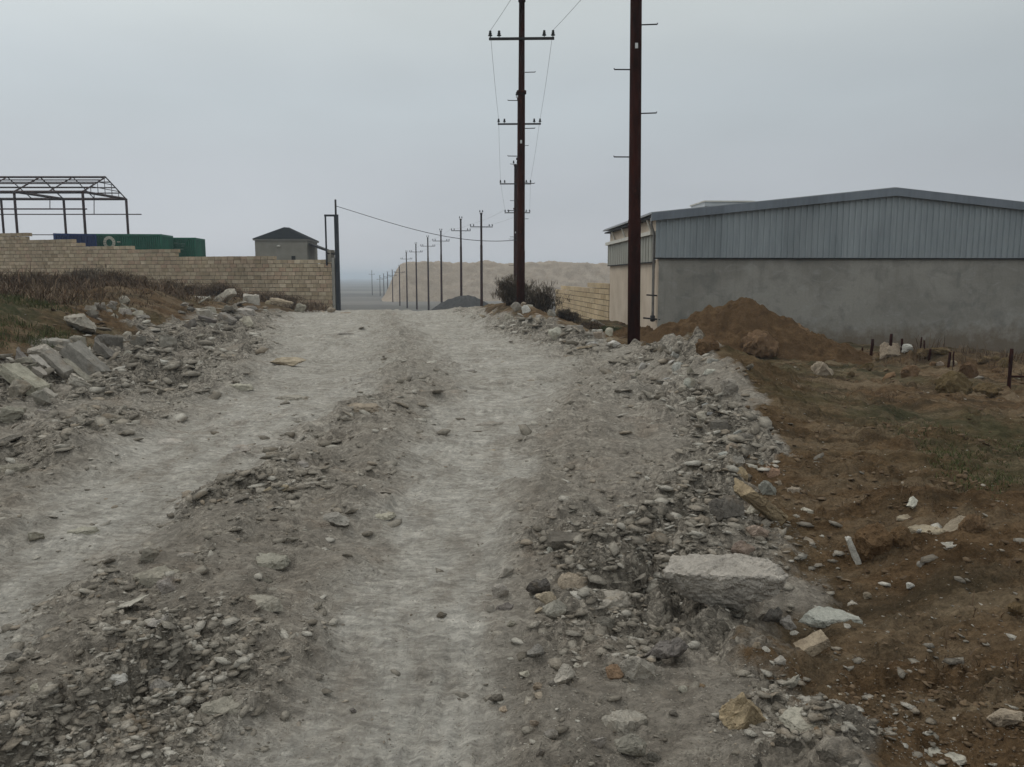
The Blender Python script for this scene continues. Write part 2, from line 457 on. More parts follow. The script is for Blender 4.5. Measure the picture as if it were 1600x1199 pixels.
M["wire"] = simple("wire", (0.10, 0.105, 0.11), (0.14, 0.145, 0.15), 3, 0.6)
M["cable"] = simple("black_cable", (0.04, 0.04, 0.043), (0.05, 0.05, 0.055), 3, 0.6)
M["gate"] = simple("blue_grey_steel", (0.014, 0.018, 0.025), (0.04, 0.044, 0.05), 2.2, 0.6, 6, 0.003, 20, vec_scale=(1, 1, 0.3))
M["cream"] = simple("cream_render", (0.46, 0.38, 0.295), (0.57, 0.485, 0.39), 0.9, 0.9, 7, 0.004, 25)
M["olive_panel"] = simple("olive_sheet", (0.27, 0.265, 0.225), (0.33, 0.325, 0.28), 1.5, 0.55)
M["white_trim"] = simple("white_trim", (0.52, 0.50, 0.44), (0.62, 0.60, 0.54), 3, 0.6)
M["roof_sheet"] = simple("roof_sheet", (0.26, 0.275, 0.285), (0.33, 0.34, 0.345), 1.1, 0.5)
M["drain"] = simple("grey_drain", (0.12, 0.11, 0.10), (0.2, 0.19, 0.17), 4, 0.6)
M["dark_roof"] = simple("dark_roof", (0.006, 0.008, 0.010), (0.013, 0.016, 0.018), 3, 0.9)
M["house_wall"] = simple("grey_render", (0.21, 0.198, 0.165), (0.26, 0.245, 0.21), 1.2, 0.9)
M["black"] = simple("dark_opening", (0.006, 0.006, 0.006), (0.012, 0.012, 0.012), 3, 0.7)
M["twig"] = simple("dry_twig", (0.045, 0.033, 0.024), (0.085, 0.062, 0.045), 4, 0.9)
M["dirt"] = None

def dirt_mat(name, lo, mid, hi, sc=2.2):
    t = NT(name)
    n1 = t.noise(sc * 0.4, 5, 0.6); n2 = t.noise(sc * 2.2, 8, 0.68); n3 = t.noise(sc * 14, 6, 0.7)
    c = t.mix(t.rng(n2, 0.33, 0.66, 0, 1), lo, hi)
    c = t.mix(t.rng(n1, 0.4, 0.62, 0, 0.75), c, mid)
    c = t.mulc(c, t.rng(n3, 0.25, 0.75, 0.7, 1.3))
    t.b.inputs["Specular IOR Level"].default_value = 0.03
    return t.done(c, 1.0, t.bump(t.math('ADD', n3, t.math('MULTIPLY', n2, 1.5)), 0.06, 0.9))
M["dirt"] = dirt_mat("brown_earth", (0.070, 0.041, 0.020), (0.118, 0.074, 0.040), (0.175, 0.112, 0.060))
M["spoil"] = dirt_mat("pale_spoil", (0.27, 0.215, 0.16), (0.34, 0.278, 0.213), (0.43, 0.36, 0.285), 0.25)
M["grit"] = dirt_mat("dark_grit", (0.060, 0.060, 0.060), (0.085, 0.084, 0.082), (0.115, 0.112, 0.108), 2)

def blocks_mat(name, cols, rough=0.95):
    t = NT(name)
    g = t.node("ShaderNodeNewGeometry").outputs["Random Per Island"]
    rp = t.node("ShaderNodeValToRGB")
    el = rp.color_ramp.elements
    el[0].color = (*cols[0], 1); el[1].color = (*cols[-1], 1)
    for i, c in enumerate(cols[1:-1]):
        k = el.new((i + 1) / (len(cols) - 1)); k.color = (*c, 1)
    t.l.new(g, rp.inputs[0])
    c = t.mulc(rp.outputs[0], t.rng(t.noise(4, 7, 0.65), 0.3, 0.7, 0.75, 1.2))
    c = t.mulc(c, t.rng(t.noise(0.35, 4, 0.6), 0.35, 0.65, 0.82, 1.12))
    return t.done(c, rough, t.bump(t.noise(25, 5, 0.7), 0.01, 0.7))
M["blocks"] = blocks_mat("limestone_block", [(0.32, 0.25, 0.165), (0.45, 0.362, 0.245), (0.39, 0.312, 0.215), (0.50, 0.413, 0.29), (0.42, 0.30, 0.21), (0.55, 0.46, 0.33)])
M["pillar"] = simple("grey_render_pillar", (0.20, 0.18, 0.15), (0.27, 0.245, 0.205), 3, 0.95)
M["mortar"] = simple("mortar", (0.115, 0.095, 0.07), (0.16, 0.135, 0.10), 3, 0.95)
M["yellow_blocks"] = blocks_mat("yellow_block", [(0.44, 0.33, 0.195), (0.54, 0.42, 0.26), (0.49, 0.375, 0.24), (0.58, 0.46, 0.29)])

def concrete_mat():
    t = NT("stained_concrete")
    v = t.mix(0.9, t.pos, t.noise(0.5, 4, 0.55, col=True), 'ADD')
    big = t.noise(0.42, 5, 0.55, v, 0.6); mid = t.noise(1.6, 7, 0.6, v, 0.4); fin = t.noise(14, 5, 0.65)
    c = t.mix(t.rng(big, 0.40, 0.60, 0, 0.85), (0.245, 0.233, 0.205), (0.335, 0.32, 0.285))
    c = t.mix(t.rng(mid, 0.50, 0.66, 0, 0.6), c, (0.175, 0.17, 0.156))
    c = t.mix(t.rng(t.noise(2.3, 5, 0.6, t.scale(t.pos, (0.6, 1, 1.3)), 1.5), 0.56, 0.70, 0, 0.45), c, (0.365, 0.358, 0.335))
    c = t.mulc(c, t.rng(fin, 0.3, 0.7, 0.85, 1.0))
    sz_ = t.node("ShaderNodeSeparateXYZ"); t.l.new(t.pos, sz_.inputs[0])
    foot = t.math('ADD', sz_.outputs[2], t.rng(t.noise(2.2, 7, 0.7), 0.3, 0.7, -0.45, 0.45))
    c = t.mix(t.rng(foot, -0.75, -0.05, 0.8, 0.0), c, (0.14, 0.105, 0.07))
    drip = t.noise(3.0, 5, 0.6, t.scale(t.pos, (2.2, 1, 0.12)))
    c = t.mulc(c, t.rng(drip, 0.55, 0.75, 1.0, 0.86))
    return t.done(c, 0.9, t.bump(t.math('ADD', fin, mid), 0.006, 0.6))
M["concrete"] = concrete_mat()

def sheet_mat(name, a, b):
    t = NT(name)
    n = t.noise(1.2, 5, 0.6, t.scale(t.pos, (1, 1, 0.35)))
    c = t.mix(t.rng(n, 0.35, 0.65, 0, 1), a, b)
    c = t.mulc(c, t.rng(t.noise(9, 4, 0.6, t.scale(t.pos, (1, 1, 0.1))), 0.3, 0.7, 0.9, 1.08))
    sx_ = t.node("ShaderNodeSeparateXYZ"); t.l.new(t.pos, sx_.inputs[0])
    wn_ = t.node("ShaderNodeTexWhiteNoise", noise_dimensions='1D')
    t.l.new(t.math('FLOOR', t.math('DIVIDE', sx_.outputs[0], 1.12)), wn_.inputs["W"])
    c = t.mulc(c, t.rng(wn_.outputs[0], 0, 1, 0.92, 1.06))
    return t.done(c, 0.5, None, 0.0)
M["cladding"] = sheet_mat("blue_grey_sheet", (0.25, 0.282, 0.298), (0.305, 0.338, 0.354))
M["fascia"] = sheet_mat("slate_trim", (0.15, 0.172, 0.20), (0.185, 0.21, 0.24))
M["green_box"] = sheet_mat("green_paint", (0.003, 0.085, 0.048), (0.008, 0.135, 0.08))
M["blue_box"] = sheet_mat("navy_paint", (0.003, 0.02, 0.095), (0.007, 0.034, 0.135))
M["emblem"] = simple("pale_emblem", (0.42, 0.42, 0.33), (0.55, 0.55, 0.46), 5, 0.8)

def leaf_mat(name, cols):
    t = NT(name)
    g = t.node("ShaderNodeNewGeometry").outputs["Random Per Island"]
    rp = t.node("ShaderNodeValToRGB"); el = rp.color_ramp.elements
    el[0].color = (*cols[0], 1); el[1].color = (*cols[-1], 1)
    for i, c in enumerate(cols[1:-1]):
        k = el.new((i + 1) / (len(cols) - 1)); k.color = (*c, 1)
    t.l.new(g, rp.inputs[0])
    return t.done(rp.outputs[0], 0.9)
M["weed"] = leaf_mat("dry_weed", [(0.055, 0.034, 0.020), (0.13, 0.088, 0.054), (0.09, 0.062, 0.040), (0.20, 0.150, 0.10), (0.11, 0.060, 0.032), (0.075, 0.058, 0.034)])
M["grass"] = leaf_mat("green_grass", [(0.030, 0.042, 0.012), (0.062, 0.078, 0.024), (0.10, 0.10, 0.040)])
M["shrub"] = leaf_mat("shrub_leaf", [(0.050, 0.038, 0.026), (0.105, 0.080, 0.056), (0.155, 0.12, 0.085)])

# ------------------------------------------------------------------ object helpers
def tag(o, label=None, cat=None, group=None, kind=None):
    if label: o["label"] = label
    if cat: o["category"] = cat
    if group: o["group"] = group
    o["kind"] = kind or "thing"
    return o

def link(name, me, mat=None, parent=None):
    o = bpy.data.objects.new(name, me)
    COL.objects.link(o)
    if mat and me is not None and not me.materials:
        me.materials.append(mat)
    if parent:
        o.parent = parent
    return o

def empty(name, loc=(0, 0, 0), rz=0.0):
    o = bpy.data.objects.new(name, None)
    COL.objects.link(o)
    o.location = loc
    o.rotation_euler = (0, 0, rz)
    o.empty_display_size = 0.3
    return o

def np_mesh(name, V, Fc, smooth=False):
    """V (n,3), Fc (m,k) arrays -> mesh"""
    me = bpy.data.meshes.new(name)
    V = np.ascontiguousarray(V, dtype=np.float32); Fc = np.ascontiguousarray(Fc, dtype=np.int32)
    k = Fc.shape[1]
    me.vertices.add(len(V)); me.vertices.foreach_set("co", V.ravel())
    me.loops.add(Fc.size); me.loops.foreach_set("vertex_index", Fc.ravel())
    me.polygons.add(len(Fc))
    me.polygons.foreach_set("loop_start", np.arange(0, Fc.size, k, dtype=np.int32))
    me.polygons.foreach_set("loop_total", np.full(len(Fc), k, dtype=np.int32))
    if smooth:
        me.polygons.foreach_set("use_smooth", np.ones(len(Fc), dtype=bool))
    me.update(calc_edges=True)
    return me

class MB:
    def __init__(s):
        s.v, s.f = [], []
    def quad(s, a, b, c, d):
        n = len(s.v); s.v += [tuple(a), tuple(b), tuple(c), tuple(d)]; s.f.append((n, n + 1, n + 2, n + 3)); return s
    def poly(s, pts):
        n = len(s.v); s.v += [tuple(p) for p in pts]; s.f.append(tuple(range(n, n + len(pts)))); return s
    def box(s, lo, hi, jit=0.0):
        n = len(s.v)
        for z in (lo[2], hi[2]):
            for x, y in ((lo[0], lo[1]), (hi[0], lo[1]), (hi[0], hi[1]), (lo[0], hi[1])):
                s.v.append((x + random.uniform(-jit, jit), y + random.uniform(-jit, jit), z + random.uniform(-jit, jit)))
        s.f += [(n + 3, n + 2, n + 1, n), (n + 4, n + 5, n + 6, n + 7), (n, n + 1, n + 5, n + 4), (n + 1, n + 2, n + 6, n + 5), (n + 2, n + 3, n + 7, n + 6), (n + 3, n, n + 4, n + 7)]
        return s
    def tube(s, pts, r, seg=8, caps=True):
        pts = [Vector(p) for p in pts]
        rs = r if isinstance(r, (list, tuple)) else [r] * len(pts)
        n0 = len(s.v)
        prev = None
        for i, p in enumerate(pts):
            d = (pts[min(i + 1, len(pts) - 1)] - pts[max(i - 1, 0)]).normalized()
            a = prev if prev is not None else (Vector((1, 0, 0)) if abs(d.x) < 0.9 else Vector((0, 1, 0)))
            a = (a - d * a.dot(d)).normalized(); prev = a
            b = d.cross(a)
            for k in range(seg):
                an = 2 * math.pi * k / seg
                s.v.append(tuple(p + (a * math.cos(an) + b * math.sin(an)) * rs[i]))
        for i in range(len(pts) - 1):
            for k in range(seg):
                q = n0 + i * seg
                s.f.append((q + k, q + (k + 1) % seg, q + seg + (k + 1) % seg, q + seg + k))
        if caps:
            s.f.append(tuple(n0 + k for k in reversed(range(seg))))
            q = n0 + (len(pts) - 1) * seg
            s.f.append(tuple(q + k for k in range(seg)))
        return s
    def bar(s, a, b, w):
        return s.tube([a, b], w * 0.7071, 4)
    def lathe(s, prof, seg=12, c=(0, 0, 0)):
        n0 = len(s.v)
        for r, z in prof:
            for k in range(seg):
                an = 2 * math.pi * k / seg
                s.v.append((c[0] + r * math.cos(an), c[1] + r * math.sin(an), c[2] + z))
        for i in range(len(prof) - 1):
            for k in range(seg):
                q = n0 + i * seg
                s.f.append((q + k, q + (k + 1) % seg, q + seg + (k + 1) % seg, q + seg + k))
        s.f.append(tuple(n0 + k for k in reversed(range(seg))))
        q = n0 + (len(prof) - 1) * seg
        s.f.append(tuple(q + k for k in range(seg)))
        return s
    def prism(s, prof, y0, y1):
        """outline prof [(x,z)...] pushed from y0 to y1"""
        n = len(s.v); k = len(prof)
        s.v += [(x, y0, z) for x, z in prof] + [(x, y1, z) for x, z in prof]
        s.f.append(tuple(n + i for i in range(k)))
        s.f.append(tuple(n + k + i for i in reversed(range(k))))
        for i in range(k):
            j = (i + 1) % k
            s.f.append((n + i, n + k + i, n + k + j, n + j))
        return s
    def mesh(s, name, smooth=False):
        me = bpy.data.meshes.new(name)
        me.from_pydata(s.v, [], s.f)
        if smooth:
            me.polygons.foreach_set("use_smooth", [True] * len(me.polygons))
        me.update()
        return me
    def build(s, name, mat, parent=None, smooth=False):
        return link(name, s.mesh(name, smooth), mat, parent)

def ico(sub):
    bm = bmesh.new()
    bmesh.ops.create_icosphere(bm, subdivisions=sub, radius=1)
    bm.verts.ensure_lookup_table()
    V = np.array([v.co[:] for v in bm.verts]); Fc = np.array([[v.index for v in f.verts] for f in bm.faces])
    bm.free()
    return V, Fc

# ------------------------------------------------------------------ ground sheets
ang = np.concatenate([np.radians(np.linspace(-180, -60, 60, endpoint=False)), np.radians(np.linspace(-60, -36, 60, endpoint=False)),
                      np.radians(np.linspace(-36, 36, 600, endpoint=False)), np.radians(np.linspace(36, 60, 60, endpoint=False)), np.radians(np.linspace(60, 180, 61))])
rad = np.concatenate([np.geomspace(0.05, 1.5, 12, endpoint=False), np.geomspace(1.5, 30, 470, endpoint=False), np.geomspace(30, 150, 190, endpoint=False), np.geomspace(150, 5000, 90)])
A_, R_ = np.meshgrid(ang, rad)
gx = (np.sin(A_) * R_).ravel(); gy = (np.cos(A_) * R_).ravel()
gz = full(gx, gy)
tk, sl, sr, rub, inr = masks(gx, gy)
farm = ss(48, 75, gy)
soil = np.clip(np.maximum(sl, sr), 0, 1)
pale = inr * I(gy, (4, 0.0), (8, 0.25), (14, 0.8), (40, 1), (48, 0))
tk = tk * (1 - ss(40, 50, gy))
# rubble banks keep their grey dust on top of the soil
green = ss(-0.05, 0.3, fbm(gx * 0.3, gy * 0.3, 9, 3) + 0.15) * 0.5 * soil
green = np.maximum(green, np.exp(-((gx - 5.8) / 1.9) ** 2 - ((gy - 6.8) / 0.8) ** 2))
green = np.maximum(green, 0.75 * np.exp(-((gx - 5.5) / 3.2) ** 2 - ((gy - 9.6) / 1.0) ** 2))
green = np.maximum(green, ss(8.0, 9.5, gy) * (1 - ss(15, 17, gy)) * ss(-8.0, -9.5, gx))
soil = np.maximum(soil, farm)
green = np.maximum(green, farm)
nr_, na_ = len(rad), len(ang)
ii, jj = np.meshgrid(np.arange(nr_ - 1), np.arange(na_ - 1), indexing='ij')
q = (ii * na_ + jj).ravel()
faces = np.stack([q, q + na_, q + na_ + 1, q + 1], 1)[:, ::-1]
fcx, fcy = gx[faces].mean(1), gy[faces].mean(1)
on_road = (fcx > XL(fcy) - 0.3) & (fcx < XR(fcy) + 0.25) & (fcy > -12) & (fcy < 700)

def sheet(name, sel, label, cat):
    fs = faces[sel]
    used, inv = np.unique(fs, return_inverse=True)
    me = np_mesh(name, np.stack([gx[used], gy[used], gz[used]], 1), inv.reshape(fs.shape), True)
    ca = me.color_attributes.new("zones", 'FLOAT_COLOR', 'POINT')
    ca.data.foreach_set("color", np.stack([tk[used], soil[used], green[used], np.ones(len(used))], 1).astype(np.float32).ravel())
    a = me.attributes.new("rubble", 'FLOAT', 'POINT'); a.data.foreach_set("value", rub[used].astype(np.float32))
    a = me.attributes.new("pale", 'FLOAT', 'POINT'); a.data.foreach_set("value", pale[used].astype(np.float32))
    a = me.attributes.new("plain", 'FLOAT', 'POINT'); a.data.foreach_set("value", (farm * 0.92)[used].astype(np.float32))
    o = link(name, me, M["ground"])
    tag(o, label, cat, kind="structure")
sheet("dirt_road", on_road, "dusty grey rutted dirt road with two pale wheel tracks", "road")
sheet("ground", ~on_road, "brown earth and sparse scrub either side of the dirt road", "ground")

# ------------------------------------------------------------------ stones
def rock_mesh(name, seed, kind="chunk", sub=3, taper=0.0, amp=0.042):
    """broken stone: the hull of a few points, edges slightly worn, faces pitted"""
    r = np.random.default_rng(seed)
    bm = bmesh.new()
    if kind == "slab":
        k = int(r.integers(6, 9)); an = np.sort(r.uniform(0, 6.283, k)) * 0.5 + np.linspace(0, 6.283, k, endpoint=False) * 0.5
        for lay, sc_ in ((0, r.uniform(1.0, 1.1)), (1, r.uniform(0.78, 0.95))):
            for q_ in an:
                rr = r.uniform(0.72, 1.0) * sc_
                bm.verts.new((math.cos(q_) * rr * 1.3, math.sin(q_) * rr, (lay - 0.5) * 0.42 + r.uniform(-0.05, 0.05)))
    elif kind == "long":
        for sx_ in (-1, 1):
            for sy_ in (-1, 1):
                for sz_ in (-1, 1):
                    bm.verts.new((sx_ * 1.7 * r.uniform(0.72, 1.0), sy_ * r.uniform(0.6, 1.0), sz_ * 0.62 * r.uniform(0.6, 1.0)))
        for _ in range(5):
            d = r.normal(size=3); d /= np.linalg.norm(d); bm.verts.new((d[0] * 1.6, d[1] * 0.95, d[2] * 0.6))
    elif kind == "shard":
        for _ in range(9):
            d = r.normal(size=3); d /= np.linalg.norm(d); bm.verts.new((d[0] * 2.2, d[1] * 0.7, d[2] * 0.3))
    elif kind == "boulder":
        for p_ in ((-1, -.3, .9), (-.55, -.55, .9), (.1, -.52, .94), (.75, -.58, .86), (1.02, -.2, .84), (.92, .4, .98), (.2, .6, 1.04), (-.7, .5, 1.02), (-.93, -.3, .70), (1.0, -.36, .62), (.86, -.3, .34),
                   (-.62, -.1, .2), (-.2, -.22, 0), (.22, -.26, -.04), (.45, -.1, .05), (.3, .4, 0), (-.6, .4, .1), (-.5, -.4, .46), (.4, -.5, .42)):
            bm.verts.new((p_[0] * 1.25, p_[1] * 1.1, p_[2] * 0.95))
    else:
        for _ in range(int(r.integers(11, 17)) if kind == "chunk" else 30):
            d = r.normal(size=3); d /= np.linalg.norm(d); d *= r.uniform(0.75, 1.0) if kind == "chunk" else r.uniform(0.85, 1.0)
            bm.verts.new((d[0] * 1.15, d[1], d[2] * 0.8))
    res = bmesh.ops.convex_hull(bm, input=bm.verts)
    bmesh.ops.delete(bm, geom=list({v for v in bm.verts if not v.link_faces}), context='VERTS')
    bmesh.ops.dissolve_limit(bm, angle_limit=R(9), verts=bm.verts, edges=bm.edges)
    bmesh.ops.bevel(bm, geom=list(bm.edges), offset=0.028, segments=1, affect='EDGES', profile=0.6)
    bmesh.ops.triangulate(bm, faces=bm.faces)
    for _ in range(sub):
        lm = 0.13 if sub < 5 else 0.05
        es = [e_ for e_ in bm.edges if e_.calc_length() > lm]
        if not es: break
        bmesh.ops.subdivide_edges(bm, edges=es, cuts=1)
        bmesh.ops.triangulate(bm, faces=[f for f in bm.faces if len(f.verts) > 3])
    bmesh.ops.smooth_vert(bm, verts=bm.verts, factor=0.16, use_axis_x=True, use_axis_y=True, use_axis_z=True)
    bm.normal_update()
    bm.verts.ensure_lookup_table()
    V = np.array([v.co[:] for v in bm.verts]); N = np.array([v.normal[:] for v in bm.verts])
    Fc = np.array([[v.index for v in f.verts] for f in bm.faces]); bm.free()
    a_ = amp * (3.0 if kind == "clod" else 1.0)
    d1 = fbm(V[:, 0] * 2.0 + seed, V[:, 1] * 2.0 + V[:, 2] * 2.3, seed, 4, 0.55)
    d2 = fbm(V[:, 2] * 7.0 + seed, V[:, 0] * 5.5 - V[:, 1] * 4.7, seed + 3, 4, 0.65)
    strat = np.abs(((V[:, 2] * 5 + d1 * 2.2) % 1.0) - 0.5) * 2          # bedding lines of the limestone
    V = V + N * (a_ * (2.6 * d1 + 1.9 * d2 - (0.9 * (strat > 0.8) if kind != "clod" else 0)))[:, None]
    if taper:
        zz = (V[:, 2] - V[:, 2].min()) / np.ptp(V[:, 2])
        V[:, 0] *= 1 - taper * (1 - zz); V[:, 1] *= 1 - taper * (1 - zz)
    lo, hi = V.min(0), V.max(0)
    V = (V - (lo + hi) / 2) / (hi - lo)
    V[:, 2] += 0.5
    me = np_mesh(name, V, Fc, True)
    try:
        me.set_sharp_from_angle(angle=R(38))
    except Exception:
        pass
    me.materials.append(M["stone"])
    return me

PRO = {
    "chunk": [rock_mesh("stone", 10 + i, "chunk") for i in range(9)],
    "slab": [rock_mesh("slab", 40 + i, "slab") for i in range(8)],
    "long": [rock_mesh("block", 70 + i, "long") for i in range(6)],
    "clod": [rock_mesh("clod", 100 + i, "clod", 3, 0, 0.022) for i in range(5)],
    "shard": [rock_mesh("shard", 130 + i, "shard") for i in range(3)],
}
TINT = {
    "pale": (0.45, 0.415, 0.35), "white": (0.57, 0.545, 0.48), "grey": (0.34, 0.312, 0.265), "dark": (0.185, 0.168, 0.143), "bluish": (0.42, 0.41, 0.375),
    "yellow": (0.42, 0.325, 0.215), "tan": (0.375, 0.31, 0.23), "pink": (0.36, 0.285, 0.23), "red": (0.30, 0.20, 0.135), "brown": (0.175, 0.112, 0.064), "olive": (0.15, 0.108, 0.058),
}
BIG = rock_mesh("boulder", 213, "boulder", 6, taper=0.0, amp=0.028)
NAMES = {"chunk": "stone", "slab": "flat_stone", "long": "squared_stone", "clod": "earth_clod", "shard": "stone_shard"}
WORD = {"chunk": "chunky stone", "slab": "flat slab", "long": "long block", "clod": "earth clod", "shard": "thin shard"}
occupied = []

def stone(px, py, w, h, kind, tint, label=None, group=None, tilt=0.0, dep=0.7, rz=None, sink=0.3, cat=None, me=None, xy=None, z=None, name=None):
    x, y = xy if xy else hit(px, py)
    z0 = ground_z(x, y) if z is None else z
    if z is None:                       # rest on the real surface under the whole footprint
        e_ = 0.32 * w * axdepth(y, z0) / F
        hs_ = full(np.array([x, x - e_, x + e_, x, x]), np.array([y, y, y, y + e_ * 0.6, y - e_ * 0.4]))
        z0 = float(hs_.min() * 0.3 + hs_.mean() * 0.7) if kind in ("slab", "shard") else float(hs_.mean())
    c = axdepth(y, z0)
    wm, hm = w * c / F, h * c / F
    dm = max(wm * dep, 0.02)
    hm = max(hm * (0.72 if kind in ('slab', 'shard') else 1.0), 0.09 * wm)
    if kind == 'slab': sink = 0.34 if sink == 0.3 else max(min(sink, 0.4), 0.15)
    m = me or random.choice(PRO[kind])
    o = link(name or NAMES[kind], m)
    b = random.uniform(0.86, 1.14)
    col = TINT[tint]
    o.color = (col[0] * b, col[1] * b * random.uniform(0.98, 1.02), col[2] * b * random.uniform(0.95, 1.05), 1)
    rz = random.choice((0, math.pi)) + random.uniform(-0.35, 0.35) if rz is None else rz
    a = math.radians(tilt)
    o.location = (x, y + dm * 0.3, z0 - hm * sink - (0.012 if kind == "slab" else 0.0))
    if tilt:
        hm2 = hm * 0.62
        o.scale = (wm * 1.05, dm, hm2)
        o.rotation_euler = (random.uniform(-0.1, 0.1), a, rz if abs(rz) < 0.5 else random.uniform(-0.2, 0.2))
        o.location.z = z0 + max(0.0, abs(math.sin(a)) * wm * 0.42 - hm * 0.2)
    else:
        o.scale = (wm, dm, hm * (1 + sink))
        o.rotation_euler = (random.uniform(-0.05, 0.08) if kind == 'slab' else random.uniform(-0.12, 0.12), random.uniform(-0.06, 0.06), rz)
    tag(o, label, cat or ("clod" if kind == "clod" else "stone"), group, "thing")
    occupied.append((px, py, w))
    return o

# the named stones of the road and its edges
S = stone
S(1136, 966, 198, 72, "long", "pale", "large flat topped pale boulder with undercut underside beside the right wheel track", dep=0.55, rz=0.0, me=BIG, name="boulder", sink=0.05, cat="boulder", z=ground_z(*hit(1136, 966)) + 0.025)
S(1300, 964, 92, 26, "slab", "bluish", "pale bluish flat slab on brown earth right of the large boulder", dep=0.75, rz=0.1, sink=0.02)
S(1208, 966, 34, 26, "chunk", "dark", "small dark stone wedged under the large boulder's overhanging end")
S(1236, 968, 30, 20, "chunk", "grey", "grey stone between the large boulder and the bluish slab")
S(1163, 886, 38, 24, "chunk", "pink", "pinkish stone peeping over the large boulder's top edge")
S(1278, 1010, 52, 36, "long", "tan", "tan stone just below the bluish flat slab", tilt=-28)
S(1182, 832, 84, 40, "long", "yellow", "long ochre block leaning on the rubble above the large boulder", tilt=38)
S(1138, 845, 58, 30, "chunk", "dark", "dark charcoal stone at the foot of the leaning ochre block")
S(1105, 843, 38, 16, "slab", "dark", "flat dark stone left of the charcoal stone by the ochre block")
S(1157, 768, 28, 24, "chunk", "yellow", "rounded yellow stone on the rubble edge above the ochre block")
S(1205, 754, 42, 20, "slab", "red", "reddish slab half bedded in earth beside the yellow stone")
S(1140, 788, 46, 20, "slab", "bluish", "bluish grey slab just below the rounded yellow stone")
S(1200, 784, 30, 24, "chunk", "bluish", "bluish pale stone right of the leaning ochre block's top")
S(1243, 784, 36, 13, "slab", "tan", "tan slab with shaded underside at the earth's edge")
S(1260, 808, 24, 13, "slab", "pale", "small pale slab on earth right of the ochre block")
S(1186, 862, 40, 18, "chunk", "pink", "pink grey rubble stone just above the large boulder")
S(1330, 872, 50, 16, "long", "white", "white bone like shard stuck upright against a brown clod", tilt=68, dep=0.3)
S(1372, 866, 62, 52, "clod", "brown", "round brown earth clod behind the white upright shard", dep=0.9)
S(1412, 852, 40, 28, "clod", "brown", "smaller earth clod right of the round brown clod", dep=0.9)
S(1428, 800, 22, 14, "chunk", "white", "small bright white stone on the brown earth by the grass patch")
S(1425, 808, 42, 8, "slab", "tan", "thin tan slab right under the small bright white stone")
S(1502, 832, 46, 22, "slab", "tan", "leaning tan slab on an earth clod near the right edge", tilt=-32)
S(1525, 838, 50, 28, "clod", "brown", "brown earth clod carrying the leaning tan slab")
S(1455, 832, 56, 14, "slab", "tan", "flat tan crust on dark earth left of the leaning slab")
S(1486, 850, 30, 8, "shard", "pale", "thin pale sliver lying on earth below the tan crust")
S(1436, 842, 10, 7, "chunk", "white", "tiny white pebble in a dark hollow by the tan crust")
S(1425, 903, 14, 9, "chunk", "white", "small white chip on the brown earth slope")
S(1440, 880, 13, 8, "chunk", "pale", "small pale chip above the white chip on the earth slope")
S(1336, 922, 20, 10, "slab", "pale", "small pale flake on earth between bluish slab and upright shard")
S(1358, 915, 14, 11, "chunk", "tan", "small tan stone beside the pale flake on earth")
S(1590, 942, 26, 20, "chunk", "olive", "olive clod on the earth slope at the right edge")
S(1582, 1136, 52, 40, "chunk", "tan", "pale tan stone cut by the right frame edge", tilt=-25)
S(1170, 1145, 76, 56, "chunk", "yellow", "angular yellowish stone standing at the road edge below the boulder", dep=0.8)
S(1275, 1174, 100, 18, "slab", "pale", "broad pale slab half buried near the bottom right", sink=0.55)
S(1490, 1176, 78, 11, "slab", "pale", "thin pale flat slab lying on earth near the bottom right corner", sink=0.3)
S(1288, 586, 36, 22, "chunk", "tan", "cream squared block lying alone on the field before the mound", dep=0.9)
S(868, 958, 42, 30, "chunk", "pale", "pale rounded stone beside the right wheel track, level with the boulder")
S(893, 860, 76, 24, "long", "dark", "dark flat rock jutting from the rubble right of the wheel track")
S(860, 862, 12, 9, "chunk", "white", "tiny white chip touching the dark flat rock")
S(882, 1048, 40, 30, "chunk", "pale", "pale wedge shaped stone in the rubble below the rounded one")
S(1000, 1056, 62, 36, "chunk", "pale", "large pale lump in the rubble right of the pale wedge stone")
S(962, 1052, 30, 18, "chunk", "red", "reddish stone touching the large pale lump's left side")
S(1042, 1026, 76, 34, "chunk", "dark", "large dark grey stone in rubble above the pale lump")
S(975, 1128, 78, 30, "slab", "grey", "dark edged grey slab in the rubble near the bottom")
S(988, 1168, 52, 34, "chunk", "grey", "pale grey stone under the dark edged slab near the bottom")
S(946, 946, 100, 24, "slab", "grey", "broad grey slab bedded in rubble left of the boulder")
S(905, 910, 66, 26, "slab", "tan", "tan grey bedded slab below the dark flat rock")
S(780, 905, 30, 22, "chunk", "pale", "pale stone at the right track's edge below the dark flat rock")
S(790, 930, 34, 14, "slab", "dark", "dark flake at the right track's rubble edge")
S(690, 940, 17, 9, "chunk", "dark", "small dark stone lying in the right wheel track")
S(550, 1074, 12, 7, "chunk", "dark", "tiny dark stone in the right wheel track near the bottom")
S(566, 653, 70, 14, "slab", "tan", "flat tan slab lying between the two wheel tracks far up")
S(765, 657, 50, 6, "slab", "grey", "low grey slab crossing the right wheel track far up")
S(410, 870, 76, 20, "slab", "grey", "flat grey slab between the wheel tracks, left of the right one")
S(524, 814, 44, 18, "chunk", "pale", "white grey stone on the left edge of the right wheel track")
S(590, 795, 54, 9, "slab", "pale", "thin pale slab above the white grey stone in the track")
S(408, 968, 68, 22, "slab", "grey", "grey flat stone left of the right wheel track, midway down")
S(337, 1114, 74, 26, "slab", "grey", "dark rimmed grey slab at the lower left of the road")
S(168, 1088, 56, 15, "slab", "white", "pale oval slab lying flat at the lower left")
S(196, 950, 64, 14, "shard", "pale", "pale pointed sliver tilted out of the left rubble", tilt=-24)
S(20, 1012, 44, 16, "slab", "dark", "dark slab at the left frame edge on the road")
